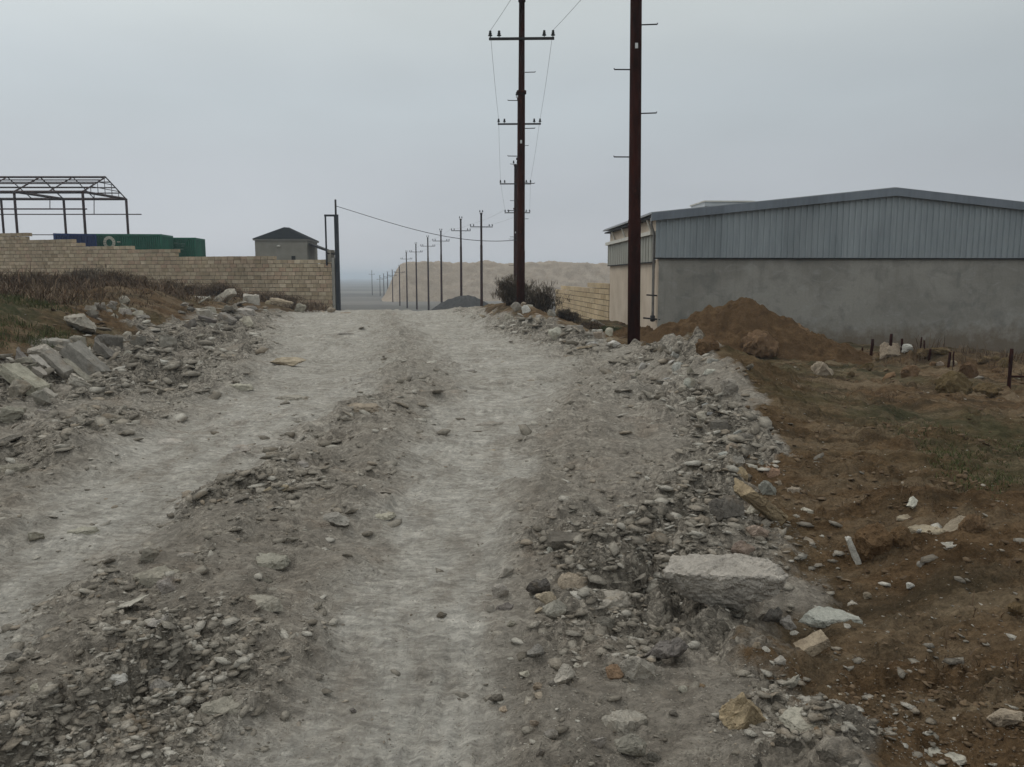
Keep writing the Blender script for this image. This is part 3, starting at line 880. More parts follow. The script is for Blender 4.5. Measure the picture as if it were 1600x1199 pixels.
S(14, 1104, 40, 18, "slab", "dark", "dark stone slab cut by the left frame edge low down")
S(235, 910, 78, 22, "slab", "grey", "broad grey slab bedded in the left rubble strip")
S(258, 928, 34, 24, "chunk", "grey", "grey stone right below the broad bedded slab")
S(50, 826, 34, 14, "chunk", "grey", "grey stone at the far left edge of the left wheel track")
S(124, 820, 46, 12, "slab", "pale", "pale slab bedded in the left wheel track's edge")
S(248, 578, 30, 14, "chunk", "white", "white stone at the foot of the left bank")
S(228, 590, 15, 10, "chunk", "white", "smaller bright white stone left below the white one")
S(148, 688, 40, 10, "slab", "grey", "low grey slab on the left verge with dark end")
S(260, 688, 52, 8, "slab", "pale", "thin pale slab lying on the left verge beside the track")
S(375, 705, 30, 10, "chunk", "pale", "pale low stone on the upper left wheel track")
S(465, 740, 38, 10, "slab", "pale", "pale slab between the tracks above the grey slab")
S(430, 780, 40, 9, "slab", "tan", "tan slab between the tracks just under the pale one")
S(366, 560, 40, 8, "slab", "tan", "thin dark edged slab on the far left of the road")
S(372, 606, 40, 12, "slab", "pale", "pale plate broken out of the upper left wheel track")
S(455, 614, 60, 9, "slab", "grey", "grey plate edge across the upper left wheel track")
S(448, 570, 60, 13, "chunk", "tan", "low tan hump of stone in the far road")
S(437, 478, 34, 16, "long", "tan", "squared beige block lying before the block wall's end", tilt=14)
S(822, 488, 15, 12, "chunk", "white", "white stone at the foot of the second pole")
S(850, 486, 26, 8, "shard", "pale", "pale thin slab lying right of the second pole's foot", tilt=18)
# leaning slabs on the near left bank
S(122, 588, 73, 45, "long", "grey", "largest grey slab leaning down the left earth bank", tilt=42, dep=0.5)
S(118, 520, 48, 25, "chunk", "pale", "pale angular block on top of the left bank above the leaning slab", dep=0.9)
S(112, 606, 62, 25, "long", "grey", "second leaning grey slab just below the largest one", tilt=40, dep=0.4)
S(84, 606, 56, 24, "long", "grey", "leaning grey slab in the middle of the left slab stack", tilt=38, dep=0.4)
S(62, 586, 49, 19, "long", "pale", "paler slab at the top of the left slab stack", tilt=32, dep=0.4)
S(30, 580, 36, 19, "long", "grey", "short grey slab bridging the left slab stack's upper end", tilt=-12, dep=0.5)
S(30, 622, 76, 34, "long", "pale", "long pale slab cut by the frame edge in the left stack", tilt=32, dep=0.45)
S(62, 638, 28, 25, "chunk", "grey", "upright grey block under the long pale slab at left")
S(28, 632, 35, 27, "chunk", "grey", "grey block beneath the slab at the left frame edge")
S(12, 664, 40, 25, "chunk", "grey", "grey stone at the left frame edge below the slab stack")
S(40, 660, 30, 13, "slab", "pale", "flat pale stone at the foot of the left slab stack")
S(10, 690, 41, 25, "slab", "grey", "grey tilted slab on the verge at the left frame edge", tilt=-26)
S(6, 735, 56, 18, "slab", "grey", "low grey boulder cut by the left frame edge on the verge")
# big clods by the field's edge and on the mound
S(1496, 618, 56, 38, "clod", "olive", "large dark olive earth clod before the rusty stakes", dep=0.8, sink=0.1)
S(1546, 618, 50, 24, "clod", "olive", "lower olive clod right of the large one by the tall stake", dep=0.8)
S(1515, 590, 30, 28, "clod", "brown", "dark brown clod behind the two olive clods")
S(1418, 556, 20, 12, "chunk", "white", "white rag like stone lying among the rusty stakes")

# ------------------------------------------------------------------ stones that only their bank or heap tells apart
def scatter(n, poly, wr, kinds, tints, where, seed, gap=0.5, tiltp=0.15, low=0.62):
    """n stones inside a pixel polygon; the label says shade, shape and where"""
    rr = random.Random(seed)
    xs = [p[0] for p in poly]; ys = [p[1] for p in poly]
    def inside(x, y):
        c = False
        for i in range(len(poly)):
            (x1, y1), (x2, y2) = poly[i - 1], poly[i]
            if (y1 > y) != (y2 > y) and x < (x2 - x1) * (y - y1) / (y2 - y1) + x1:
                c = not c
        return c
    made = tries = 0
    while made < n and tries < n * 60:
        tries += 1
        x, y = rr.uniform(min(xs), max(xs)), rr.uniform(min(ys), max(ys))
        if not inside(x, y):
            continue
        w = rr.uniform(*wr) if rr.random() < 0.6 else wr[0]
        if any(abs(x - a) < (w + c) * gap * 0.9 and abs(y - b) < (w + c) * gap * 0.45 for a, b, c in occupied):
            continue
        k = rr.choice(kinds); t = rr.choice(tints)
        shade = {"white": "white"}.get(t, t)
        lab = f"{shade} {WORD[k]} {where}"
        hh = w * {"chunk": rr.uniform(0.5, 0.75), "slab": rr.uniform(0.22, 0.36), "long": rr.uniform(0.38, 0.55), "clod": 0.65, "shard": 0.2}[k] * low / 0.62
        stone(x, y, w, hh, k, t, lab, f"{where.split(' ', 1)[1]}: {shade} {WORD[k]}s", tilt=rr.uniform(-35, 35) if rr.random() < tiltp else 0)
        made += 1

scatter(34, [(160, 545), (215, 500), (300, 480), (345, 470), (400, 488), (385, 520), (300, 540), (235, 560), (180, 590)], (15, 44), ["chunk", "long", "chunk", "slab"], ["grey", "grey", "pale", "dark", "pale"], "in the stone bank left of the far road", 1, 0.36, 0.4)
scatter(16, [(290, 520), (305, 465), (395, 470), (385, 515)], (26, 58), ["chunk", "slab", "long"], ["grey", "dark", "pale"], "in the big stone heap before the block wall", 2, 0.34, 0.75, 0.75)
scatter(14, [(0, 572), (80, 540), (165, 560), (150, 612), (30, 662), (0, 662)], (24, 52), ["long", "chunk", "long"], ["grey", "pale", "grey"], "in the slab stack at the left frame edge", 15, 0.3, 0.9, 0.8)
scatter(16, [(400, 488), (420, 470), (520, 478), (545, 490), (480, 492)], (10, 26), ["chunk", "slab"], ["grey", "pale", "tan"], "on the low bank before the block wall's end", 3, 0.4, 0.2)
scatter(16, [(120, 490), (200, 470), (230, 495), (150, 512)], (9, 22), ["slab", "chunk"], ["pale", "grey"], "on the pale rubble patch atop the left bank", 4, 0.4, 0.1)
scatter(22, [(150, 600), (240, 580), (330, 560), (300, 600), (120, 720), (20, 760), (60, 690)], (10, 26), ["slab", "chunk", "slab"], ["grey", "pale", "grey", "dark"], "scattered on the left verge under the bank", 5, 0.6, 0.05)
scatter(22, [(855, 545), (880, 515), (950, 512), (985, 545), (930, 560)], (14, 40), ["chunk", "slab", "long"], ["pale", "white", "grey", "tan"], "in the small heap left of the nearest pole", 6, 0.36, 0.4, 0.8)
scatter(44, [(975, 600), (1000, 560), (1090, 558), (1150, 590), (1205, 650), (1200, 690), (1120, 690), (1060, 640)], (13, 40), ["slab", "chunk", "slab", "long"], ["grey", "pale", "pale", "bluish", "white", "dark"], "in the rubble berm right of the road", 7, 0.36, 0.35, 0.75)
scatter(22, [(1090, 700), (1190, 690), (1230, 760), (1200, 830), (1120, 770)], (11, 28), ["chunk", "slab"], ["grey", "pale", "bluish", "tan"], "in the rubble tail above the ochre block", 8, 0.42, 0.15)
scatter(18, [(745, 500), (790, 474), (880, 480), (860, 512), (800, 505)], (9, 24), ["chunk", "slab"], ["pale", "grey", "tan"], "on the bank under the second pole", 9, 0.4, 0.2)
scatter(36, [(765, 880), (930, 860), (1030, 900), (1060, 990), (1100, 1090), (1080, 1190), (800, 1199), (760, 1000)], (16, 44), ["chunk", "slab", "chunk"], ["grey", "grey", "pale", "dark", "tan"], "in the near rubble right of the wheel tracks", 10, 0.5, 0.1)
scatter(28, [(150, 900), (330, 790), (470, 740), (480, 830), (440, 960), (380, 1060), (90, 1190), (0, 1190), (0, 1000)], (15, 42), ["slab", "chunk", "slab"], ["grey", "grey", "pale", "dark"], "in the rubble between the wheel tracks", 11, 0.55, 0.1)
scatter(12, [(1080, 1000), (1260, 1000), (1330, 1100), (1360, 1190), (1120, 1190)], (13, 34), ["chunk", "slab"], ["grey", "tan", "pale"], "on the earth edge below the bluish slab", 12, 0.6, 0.1)
scatter(14, [(430, 500), (600, 492), (720, 520), (900, 600), (860, 680), (620, 700), (480, 640)], (12, 34), ["slab"], ["grey", "pale", "tan"], "lying loose on the far road", 13, 0.8, 0.0, 0.5)
scatter(18, [(1300, 560), (1590, 560), (1590, 600), (1310, 590)], (12, 34), ["clod", "clod", "chunk"], ["brown", "olive", "tan"], "in the earth ridge before the warehouse wall", 14, 0.42, 0.1)

# ------------------------------------------------------------------ gravel and rubble nobody could count
BOX = hit(1136, 966)
def pebbles(n, sub, wlo, whi, seed, name, label, zone, mat=None, cat="gravel"):
    r = np.random.default_rng(seed)
    px = r.uniform(-60, 1660, n * 4); py = 478 + (1215 - 478) * r.uniform(0, 1, n * 4) ** 0.9
    a, b, c = ray(px, py)
    t = (0 - EYE) / c
    for _ in range(10):
        x, y = a * t, b * t
        t = 0.5 * t + 0.5 * np.minimum((base(x, y) - EYE) / c, 200)
    x, y = a * t, b * t
    ok = (np.abs(EYE + c * t - base(x, y)) < 0.03) & (y < 45)
    x, y = x[ok], y[ok]
    tk_, sl_, sr_, rb_, ir_ = masks(x, y)
    p = zone(tk_, np.maximum(sl_, sr_), rb_, ir_, x, y)
    p = p * (1 - (np.abs(x - BOX[0]) < 0.36) * (y > BOX[1] - 0.45) * (y < BOX[1] + 0.4) * 0.93)
    sel = r.uniform(0, 1, len(x)) < p
    x, y = x[sel][:n], y[sel][:n]
    z = full(x, y)
    k = len(x)
    dep = y * cp + (EYE - z) * sp_
    w = (wlo + (whi - wlo) * r.uniform(0, 1, k) ** 3.4) * dep / F
    w = np.clip(w, 0.006, 0.3)
    V, Fc = ico(sub)
    nv = len(V)
    P = V[None] * (1 + r.uniform(-0.28, 0.28, (k, nv, 1)))
    # one flat cut per pebble gives angular faces
    for _ in range(3):
        nn = r.normal(size=(k, 1, 3)); nn /= np.linalg.norm(nn, axis=2, keepdims=True)
        o = np.clip((P * nn).sum(2, keepdims=True) - r.uniform(0.28, 0.62, (k, 1, 1)), 0, None)
        P = P - o * nn
    sc = np.stack([w * r.uniform(0.7, 1.2, k), w * r.uniform(0.5, 1.0, k), w * r.uniform(0.13, 0.40, k)], 1) * 0.68
    P = P * sc[:, None, :]
    an = r.uniform(0, 6.28, k); ca, sa = np.cos(an)[:, None], np.sin(an)[:, None]
    tx = r.normal(0, 0.25, k)[:, None]
    X, Y, Z = P[..., 0], P[..., 1], P[..., 2]
    Z = Z + X * tx
    Q = np.stack([X * ca - Y * sa + x[:, None], X * sa + Y * ca + y[:, None], Z + z[:, None] + sc[:, 2:3] * 0.10], 2)
    FF = (Fc[None] + (np.arange(k) * nv)[:, None, None]).reshape(-1, 3)
    o = link(name, np_mesh(name, Q.reshape(-1, 3), FF, False), mat or M["gravel"])
    tag(o, label, cat, kind="stuff")

pebbles(20000, 1, 3.5, 27, 5, "rubble", "loose grey rubble strewn along the road edges and between the tracks",
        lambda tk_, s, rb, ir, x, y: np.clip(0.025 * (1 - tk_) + 1.3 * rb, 0, 1) * (1 - 0.85 * s) + 0.004 * s)
pebbles(34000, 1, 1.3, 5.5, 6, "gravel", "fine grey gravel over the dirt road and verges",
        lambda tk_, s, rb, ir, x, y: np.clip(0.30 + 0.9 * rb, 0, 1) * (1 - 0.8 * s) * (1 - 0.8 * tk_) + 0.014 * s)

M["clods"] = blocks_mat("earth_crumb", [(0.085, 0.054, 0.030), (0.13, 0.086, 0.050), (0.17, 0.118, 0.070), (0.105, 0.068, 0.038), (0.21, 0.155, 0.10)])
pebbles(11000, 1, 1.8, 15, 8, "earth_crumbs", "small crumbled clods over the brown earth beside the road",
        lambda tk_, s, rb, ir, x, y: 0.7 * s * np.clip(0.5 + 1.8 * fbm(x * 1.1, y * 1.1, 88, 3), 0.06, 1), M["clods"], "clods")

# ------------------------------------------------------------------ heaps of earth
def heap(name, cx, cy, rx, ry, h, mat, label, cat, seed, lump=0.12, sharp=1.0, na=220, nr=90, rz=0.0, off=(0, 0), kind=None, base_z=None):
    th = np.linspace(0, 2 * np.pi, na, endpoint=False)
    rr = np.linspace(0, 1.15, nr)
    T, Rr = np.meshgrid(th, rr)
    wob = 1 + 0.28 * fbm(np.cos(T) * 1.5 + seed, np.sin(T) * 1.5, seed, 3)
    X = Rr * np.cos(T) * rx * wob; Y = Rr * np.sin(T) * ry * wob
    prof = np.clip(1 - Rr, -0.15, 1) ** 1 if False else np.where(Rr < 1, (1 - Rr ** 1.25) ** sharp, (1 - Rr) * 1.2)
    X = X + off[0] * np.clip(prof, 0, 1); Y = Y + off[1] * np.clip(prof, 0, 1)
    m = min(rx, ry)
    c, s = math.cos(rz), math.sin(rz)
    gxx, gyy = cx + X * c - Y * s, cy + X * s + Y * c
    gzz = base(gxx.ravel(), gyy.ravel()).reshape(gxx.shape)
    nz = lump * h * (1.6 * fbm(X / m * 2.2 + seed, Y / m * 2.2, seed, 4, 0.55) + 0.9 * np.abs(fbm(X / m * 6 + 3, Y / m * 6, seed + 2, 3, 0.6)))
    nz = nz + 0.55 * lump * h / 0.12 * stones(X.ravel(), Y.ravel(), m * 0.16, seed + 700, 0.55).reshape(X.shape) * 0.5 / max(h, 0.3)
    Z = gzz + prof * h + nz * np.clip((1.1 - Rr) * 3, 0, 1) - 0.02
    V = np.stack([gxx, gyy, Z], 2).reshape(-1, 3)
    i, j = np.meshgrid(np.arange(nr - 1), np.arange(na), indexing='ij')
    q0 = (i * na + j).ravel(); q1 = (i * na + (j + 1) % na).ravel()
    me = np_mesh(name, V, np.stack([q0, q0 + na, q1 + na, q1], 1), True)
    o = link(name, me, mat)
    return tag(o, label, cat, kind=kind)

x_, y_ = hit(1172, 545)
heap("earth_mound", 6.1, 20.8, 2.75, 1.6, 1.38, M["dirt"], "tall heap of brown earth before the warehouse wall", "mound", 21, 0.12, 1.05, off=(-0.15, 0))
heap("earth_mound", 7.6, 20.2, 1.5, 1.1, 0.66, M["dirt"], "lower shoulder heap of brown earth right of the tall one", "mound", 22, 0.2, 1.1)
heap("earth_mound", 3.7, 22.6, 1.3, 0.7, 0.42, M["dirt"], "small dark earth heap between the nearest pole and tall mound", "mound", 23, 0.25, 1.0)
S(1212, 556, 66, 44, "clod", "brown", "big brown lump on the front of the tall earth mound", dep=0.8, xy=(5.95, 18.95), sink=0.05, z=ground_z(5.95, 18.95) + 0.02)
S(1108, 562, 38, 26, "clod", "brown", "small brown lump at the left foot of the earth mound", dep=0.8)
S(1260, 520, 60, 22, "clod", "brown", "dark lump on the right shoulder of the earth mound", xy=(7.3, 20.6), z=0.05)

def spoil_ridge():
    n, m_ = 420, 60
    u = np.linspace(0, 1, n); v = np.linspace(-1, 1, m_)
    U, V_ = np.meshgrid(u, v, indexing='ij')
    cx = -32.5 + U * 165; cy = 200 + U * 30
    endf = np.sqrt(np.clip(U / 0.075, 0, 1)) if False else ss(-0.004, 0.034, U)
    crest = 8.95 + 0.5 * fbm(U * 34, U * 0 + 2, 51, 4, 0.6) + 0.45 * np.abs(vn(U * 60, U * 0 + 7, 4))
    prof = np.clip(1 - np.abs(V_) ** 1.1, 0, 1)
    half = 12.0
    X = cx - 0.19 * V_ * half - 6 * (1 - endf) * 0; Y = cy + V_ * half
    lum = 0.6 * fbm(X * 0.35, Y * 0.35 + prof * 3, 52, 5, 0.6) + 0.8 * np.abs(fbm(X * 0.16, Y * 0.5, 53, 3))
    Z = -4.3 + endf * crest * np.minimum(prof * 1.25, 1) + lum * np.clip(prof * 4, 0, 1) * endf
    Vv = np.stack([X, Y, Z], 2).reshape(-1, 3)
    i, j = np.meshgrid(np.arange(n - 1), np.arange(m_ - 1), indexing='ij')
    q0 = (i * m_ + j).ravel()
    me = np_mesh("spoil_heap", Vv, np.stack([q0, q0 + m_, q0 + m_ + 1, q0 + 1], 1), True)
    tag(link("spoil_heap", me, M["spoil"]), "long pale beige quarry spoil heap far behind the line of poles", "spoil heap")
spoil_ridge()
pA = W(722, 482, 76)
heap("gravel_heap", pA.x + 0.4, 77, 4.3, 2.4, 2.5, M["grit"], "dark grey gravel heap at the foot of the far poles", "gravel heap", 33, 0.05, 0.9)

# ------------------------------------------------------------------ utility poles
def insulator_mesh():
    return MB().lathe([(0.012, 0.0), (0.012, 0.05), (0.062, 0.055), (0.07, 0.075), (0.035, 0.105), (0.05, 0.115), (0.05, 0.135), (0.03, 0.165), (0.042, 0.175), (0.036, 0.205), (0.012, 0.215)], 10).mesh("insulator", True)
INS = insulator_mesh()
ARM_Z, TOP_Z = 9.0, 10.25
ARM_HALF = 1.0

def cyl_mesh(name, prof, seg=20):
    return MB().lathe(prof, seg).mesh(name, True)
SHAFT = cyl_mesh("shaft", [(0.130, -1.2), (0.130, 2.6), (0.123, 2.62), (0.112, 7.35), (0.109, 7.4), (0.098, 7.42), (0.088, 10.1), (0.112, 10.12), (0.112, 10.2), (0.05, 10.22)])
COLLAR = cyl_mesh("collar", [(0.10, 0), (0.15, 0.005), (0.15, 0.10), (0.10, 0.105)])
ARM = MB().box((-ARM_HALF, -0.19, -0.035), (ARM_HALF, -0.12, 0.035)).mesh("crossarm")
BRK = MB().box((-0.16, -0.04, 0), (0.16, 0.04, 0.05)).mesh("top_bracket")
BOLT = MB().tube([(0, 0, 0), (0.32, 0, 0.006), (0.325, 0, 0.03)], 0.013, 6).mesh("step_bolt")
for me, mt in ((SHAFT, "rust"), (COLLAR, "rust"), (ARM, "dark_steel"), (BRK, "white_cap"), (BOLT, "dark_steel"), (INS, "insulator")):
    me.materials.append(M[mt])

def make_pole(full_detail=True):
    root = empty("utility_pole")
    link("shaft", SHAFT, None, root)
    link("crossarm", ARM, None, root).location = (0, 0, ARM_Z)
    link("top_bracket", BRK, None, root).location = (0, 0, 10.215)
    for x in (-0.96, -0.69, 0.69, 0.96):
        link("insulator", INS, None, root).location = (x, -0.155, ARM_Z + 0.03)
    for x in (-0.12, 0.12):
        link("insulator", INS, None, root).location = (x, 0, 10.26)
    if full_detail:
        link("collar", COLLAR, None, root).location = (0, 0, 7.4)
        for k in range(6):
            s = 1 if k % 2 else -1
            b = link("step_bolt", BOLT, None, root)
            b.location = (s * 0.1, 0, 3.85 + k * 0.84)
            b.rotation_euler = (0, 0, 0 if s > 0 else math.pi)
    return root

def copy_tree(o, parent=None):
    c = o.copy(); COL.objects.link(c)
    if parent: c.parent = parent
    for ch in o.children:
        d = ch.copy(); COL.objects.link(d); d.parent = c
    return c

POLES = [  # px, arm row, distance, label
    (990, None, 16.5, "nearest dark rusty steel pole, cut by the frame's top, before the warehouse corner"),
    (814, 63, 25.8, "tall rusty pole with its whole crossarm in view beside the road bush"),
    (811.5, 195, 38.5, "rusty pole second in the overlapping row, carrying the house cable"),
    (805.5, 288, 52.5, "rusty pole third in the overlapping row, lower crossarm"),
    (808.5, 333, 64, "rusty pole fourth in the overlapping row, almost hidden"),
    (752, 355, 72, "dark pole just left of the overlapping row, foot behind the bank"),
    (720, 361, 84, "dark pole standing before the grey gravel heap"),
    (689, 377, 97, "slim pole at the left foot of the grey gravel heap"),
    (668.5, 385, 112, "slim far pole before the spoil heap, two left of the gravel heap"),
    (650, 394, 126, "slim far pole at the spoil heap's upper left shoulder"),
    (635, 405, 142, "slim far pole crossing the spoil heap's left slope"),
    (624, 426, 155, "faint far pole at the left foot of the spoil heap"),
    (613, 431, 184, "faint far pole, first left of the spoil heap"),
    (605.5, 433, 212, "faint far pole, second left of the spoil heap"),
    (599.5, 435, 236, "faint far pole, third left of the spoil heap"),
    (593.5, 437, 262, "faint far pole, last of the close row left of the spoil heap"),
    (581, 429, 275, "faint far pole alone on the plain at left of the row"),
]
proto = make_pole(True)
proto_far = make_pole(False)
used = [False, False]
ends = []
for i, (px, ay, d, lab) in enumerate(POLES):
    p = W(px, ay if ay else 433, d)
    big = d < 60
    k = 0 if big else 1
    src = (proto, proto_far)[k]
    o = src if not used[k] else copy_tree(src)
    used[k] = True
    z = (p.z - ARM_Z) if ay else ground_z(p.x, d)
    o.location = (p.x, d, z)
    o.rotation_euler = (0, 0, R(6) if i > 4 else R(-1.5))
    if i == 0:
        g = W(991, 500, 16.5); o.location = (g.x, 16.5, ground_z(g.x, 16.5)); o.rotation_euler = (0, R(-0.75), 0)
        tagm = MB().box((-0.03, -0.125, 5.9), (0.025, -0.11, 6.0)).build("number_plate", M["white_cap"], o)
    if i == 1:
        o.rotation_euler = (0, R(0.15), R(-2.2))
    tag(o, lab, "utility pole", "line of poles along the road")
    ends.append((o, o.location.copy()))
bpy.context.view_layer.update()

def power_line(side, label):
    pts = []
    prev = None
    for o, l in ends[:16]:
        a = o.matrix_world @ Vector((side * 0.96, -0.155, ARM_Z + 0.24))
        if prev is not None:
            n = 10
            sag = 0.05 + (a - prev).length * 0.008
            for k in range(1, n):
                t = k / n
                q = prev.lerp(a, t); q.z -= sag * 4 * t * (1 - t); pts.append(q)
        else:
            first = Vector((a.x + 4.5, a.y - 14, a.z + 0.2))
            for k in range(0, 10):
                t = k / 10
                q = first.lerp(a, t); q.z -= 0.2 * 4 * t * (1 - t); pts.append(q)
        pts.append(a); prev = a
    o = MB().tube(pts, 0.0055, 5).build("power_line", M["wire"], None, True)
    tag(o, label, "wire", "wires strung between the poles")
power_line(-1, "thin grey wire on the left ends of the poles' crossarms")
power_line(1, "thin grey wire on the right ends of the poles' crossarms")

# ------------------------------------------------------------------ left: block wall, gate, cable
def block_wall(name, a, b, tops, zb, th, bl, bh, mats, label, seed, skip=0.0, ragged=0.0, joint=0.024):
    """a,b ground ends of the front face; tops = [(fraction, z)...] stepped"""
    rr = random.Random(seed)
    a, b = Vector((a[0], a[1], 0)), Vector((b[0], b[1], 0))
    L = (b - a).length
    root = empty(name, (a.x, a.y, 0), math.atan2(b.y - a.y, b.x - a.x))
    bk, core = MB(), MB()
    def top(f):
        z = tops[0][1]
        for ff, zz in tops:
            if f >= ff: z = zz
        return z
    row, z = 0, zb
    zmax = max(t[1] for t in tops)
    while z < zmax - 0.02:
        x = -bl * (0.5 if row % 2 else 0)
        while x < L:
            x1 = min(x + bl * rr.uniform(0.96, 1.04), L)
            f = (max(x, 0) + x1) / 2 / L
            if x1 - max(x, 0) > 0.06 and z + bh * 0.55 < top(f) + (rr.uniform(-ragged, ragged) if ragged else 0) and not (skip and rr.random() < skip):
                j = rr.uniform(-0.008, 0.008)
                bk.box((max(x, 0) + joint / 2, -0.012 + j, z + joint / 2), (x1 - joint / 2, th, z + bh - joint / 2 + rr.uniform(-0.006, 0.004)), 0.004)
            x = x1
        z += bh; row += 1
    fs = [t[0] for t in tops] + [1.0]
    for i, (f, zt) in enumerate(tops):
        core.box((f * L + 0.03, 0.02, zb - 0.3), (fs[i + 1] * L - 0.03, th - 0.02, zt - bh * 0.9))
    bk.build("blockwork", mats[0], root)
    core.build("mortar_core", mats[1], root)
    return tag(root, label, "wall")

dA, dB = 47.5, 41.0
A0, B0 = W(-90, 433, 48.6), W(519, 433, dB)
def ytop(px, py):
    f = (px + 90) / (519 + 90)
    # distance on the line for this pixel
    lo, hi = 0.0, 1.0
    for _ in range(40):
        mid = (lo + hi) / 2
        q = A0.lerp(B0, mid)
        pxx = 800 + F * q.x / axdepth(q.y, q.z)
        if pxx < px: lo = mid
        else: hi = mid
    q = A0.lerp(B0, lo)
    return lo, W(px, py, q.y).z
tops = [(0.0, ytop(0, 366)[1])]
for px, py in ((45, 375), (117, 381), (131, 387.5), (204, 392.5), (275, 398), (395, 400), (428, 407), (500, 403.5)):
    tops.append(ytop(px, py))
bw = block_wall("block_wall", A0, B0, tops, -0.6, 0.28, 0.40, 0.205, (M["blocks"], M["mortar"]), "long stepped tan limestone block wall behind the left bank", 3)
Lw = (Vector((B0.x, B0.y, 0)) - Vector((A0.x, A0.y, 0))).length
MB().box((Lw - 0.30, -0.05, 2.35), (Lw + 0.0, 0.33, 2.95)).build("end_pillar", M["pillar"], bw)
MB().box((Lw + 0.004, -0.03, -0.6), (Lw + 0.16, 0.31, 2.55)).build("end_render", M["concrete"], bw)

gpz = ground_z(W(527, 433, 41).x, 41)
gr = empty("gate_post", (W(527.5, 433, 41.0).x, 41.0, gpz))
def gz_(py): return W(527, py, 41).z - gpz
MB().box((-0.085, -0.08, -0.3), (0.105, 0.11, gz_(336))).build("post", M["gate"], gr)
MB().tube([(0.0, 0.0, gz_(340)), (0.0, 0.0, gz_(312))], 0.05, 8).build("mast", M["dark_steel"], gr, True)
MB().tube([(-0.53, 0, gz_(415)), (-0.53, 0, gz_(338))], 0.045, 8).build("frame_upright", M["gate"], gr)
MB().box((-0.58, -0.05, gz_(338.5)), (0.12, 0.05, gz_(335.5))).build("frame_crossbar", M["gate"], gr)
MB().bar((-0.5, 0, gz_(396)), (-0.06, 0, gz_(397)), 0.06).build("hinge", M["dark_steel"], gr)
tag(gr, "dark blue grey steel gate post with thin mast at the block wall's end", "gate post")

c0 = Vector((gr.location.x, 41.0, W(530, 322, 41).z))
pB = ends[2][1]
c1 = Vector((pB.x, 38.35, W(803, 375, 38.4).z))
pts = []
for k in range(33):
    t = k / 32
    q_ = c0.lerp(c1, t); q_.z -= 0.62 * 4 * t * (1 - t) * (0.55 + 0.9 * t) * 0.75; pts.append(q_)
tag(MB().tube(pts, 0.016, 6).build("house_cable", M["cable"], None, True), "black cable sagging from the gate mast to the rusty poles", "cable")

# ------------------------------------------------------------------ left: steel frame, containers, house
def steel_frame():
    d1, d2 = 60.0, 65.6
    n0 = W(129, 300, d1); f0 = W(197, 311, d2)
    xr_n, xr_f = n0.x, f0.x
    ze = (n0.z + f0.z) / 2
    rd = W(165, 277, 62.8)
    gzb = 1.7
    root = empty("steel_frame", (xr_n, d1, gzb))
    O = root.location
    def loc(x, y, z): return Vector((x, y, z)) - O
    bay = W(129, 300, d1).x - W(22, 300, d1).x
    def part(name, a, b, w):
        MB().bar(loc(*a), loc(*b), w).build(name, M["frame_steel"], root)
    nb = 4
    for k in range(nb):
        xn, xf = xr_n - k * bay, xr_f - k * bay
        part("column", (xn, d1, gzb - 0.3), (xn, d1, ze), 0.15)
        part("column", (xf, d2, gzb - 0.3), (xf, d2, ze), 0.15)
        xm = rd.x - k * bay
        for sgn in (0, 1):
            fx, fy = (xn, d1) if sgn == 0 else (xf, d2)
            part("rafter", (fx, fy, ze), (xm, 62.8, rd.z), 0.09)
        part("tie_beam", (xn, d1, ze), (xf, d2, ze), 0.14)
    for k in range(nb - 1):               # lighter rafters between the bays
        xm = rd.x - (k + 0.5) * bay
        part("rafter", (xr_n - (k + 0.5) * bay, d1, ze), (xm, 62.8, rd.z), 0.07)
        part("rafter", (xr_f - (k + 0.5) * bay, d2, ze), (xm, 62.8, rd.z), 0.07)
    xe = xr_n - nb * bay
    part("eave_beam", (xr_n, d1, ze), (xe, d1, ze), 0.12)
    part("eave_beam", (xr_f, d2, ze), (xe, d2, ze), 0.15)
    part("ridge_beam", (rd.x, 62.8, rd.z), (xe, 62.8, rd.z), 0.11)
    for t in (0.25, 0.5, 0.75):
        for (xx, yy) in ((xr_n, d1), (xr_f, d2)):
            x_ = rd.x + (xx - rd.x) * t; y_ = 62.8 + (yy - 62.8) * t; z_ = rd.z + (ze - rd.z) * t
            part("purlin", (x_, y_, z_ + 0.05), (xe, y_, z_ + 0.05), 0.065)
    for t in (0.18, 0.34, 0.5, 0.66, 0.82):   # light bars filling the gable
        y_ = d1 + (d2 - d1) * t; x_ = xr_n + (xr_f - xr_n) * t
        zt = ze + (rd.z - ze) * (1 - abs(t - 0.5) * 2)
        part("gable_bar", (x_, y_, ze), (x_, y_, zt), 0.04)
    for t in (0.35, 0.65):
        zt = ze + (rd.z - ze) * t
        ya, yb = d1 + (62.8 - d1) * t, d2 + (62.8 - d2) * t
        part("gable_bar", (xr_n + (rd.x - xr_n) * t, ya, zt), (xr_f + (rd.x - xr_f) * t, yb, zt), 0.04)
    g1 = W(137, 327, d1); g2 = W(220, 335, d2); g3 = W(105, 367, d2)
    part("rail", (g1.x, d1 - 0.1, g1.z), (xe, d1 - 0.1, g1.z), 0.075)
    part("rail", (g2.x, d2 + 0.12, g2.z), (xe, d2 + 0.12, g2.z), 0.06)
    part("rail", (g3.x, d2 + 0.1, g3.z), (xe, d2 + 0.1, g3.z), 0.05)
    for px, ya, yb, dd in ((147, 305, 335, 63.5), (78, 306, 327, 61.5)):
        u, l_ = W(px, ya, dd), W(px, yb, dd)
        part("hanger", (u.x, u.y, u.z), (l_.x, l_.y, l_.z), 0.05)
    tag(root, "open rusty steel frame of a gabled shed rising behind the wall", "steel frame")
steel_frame()

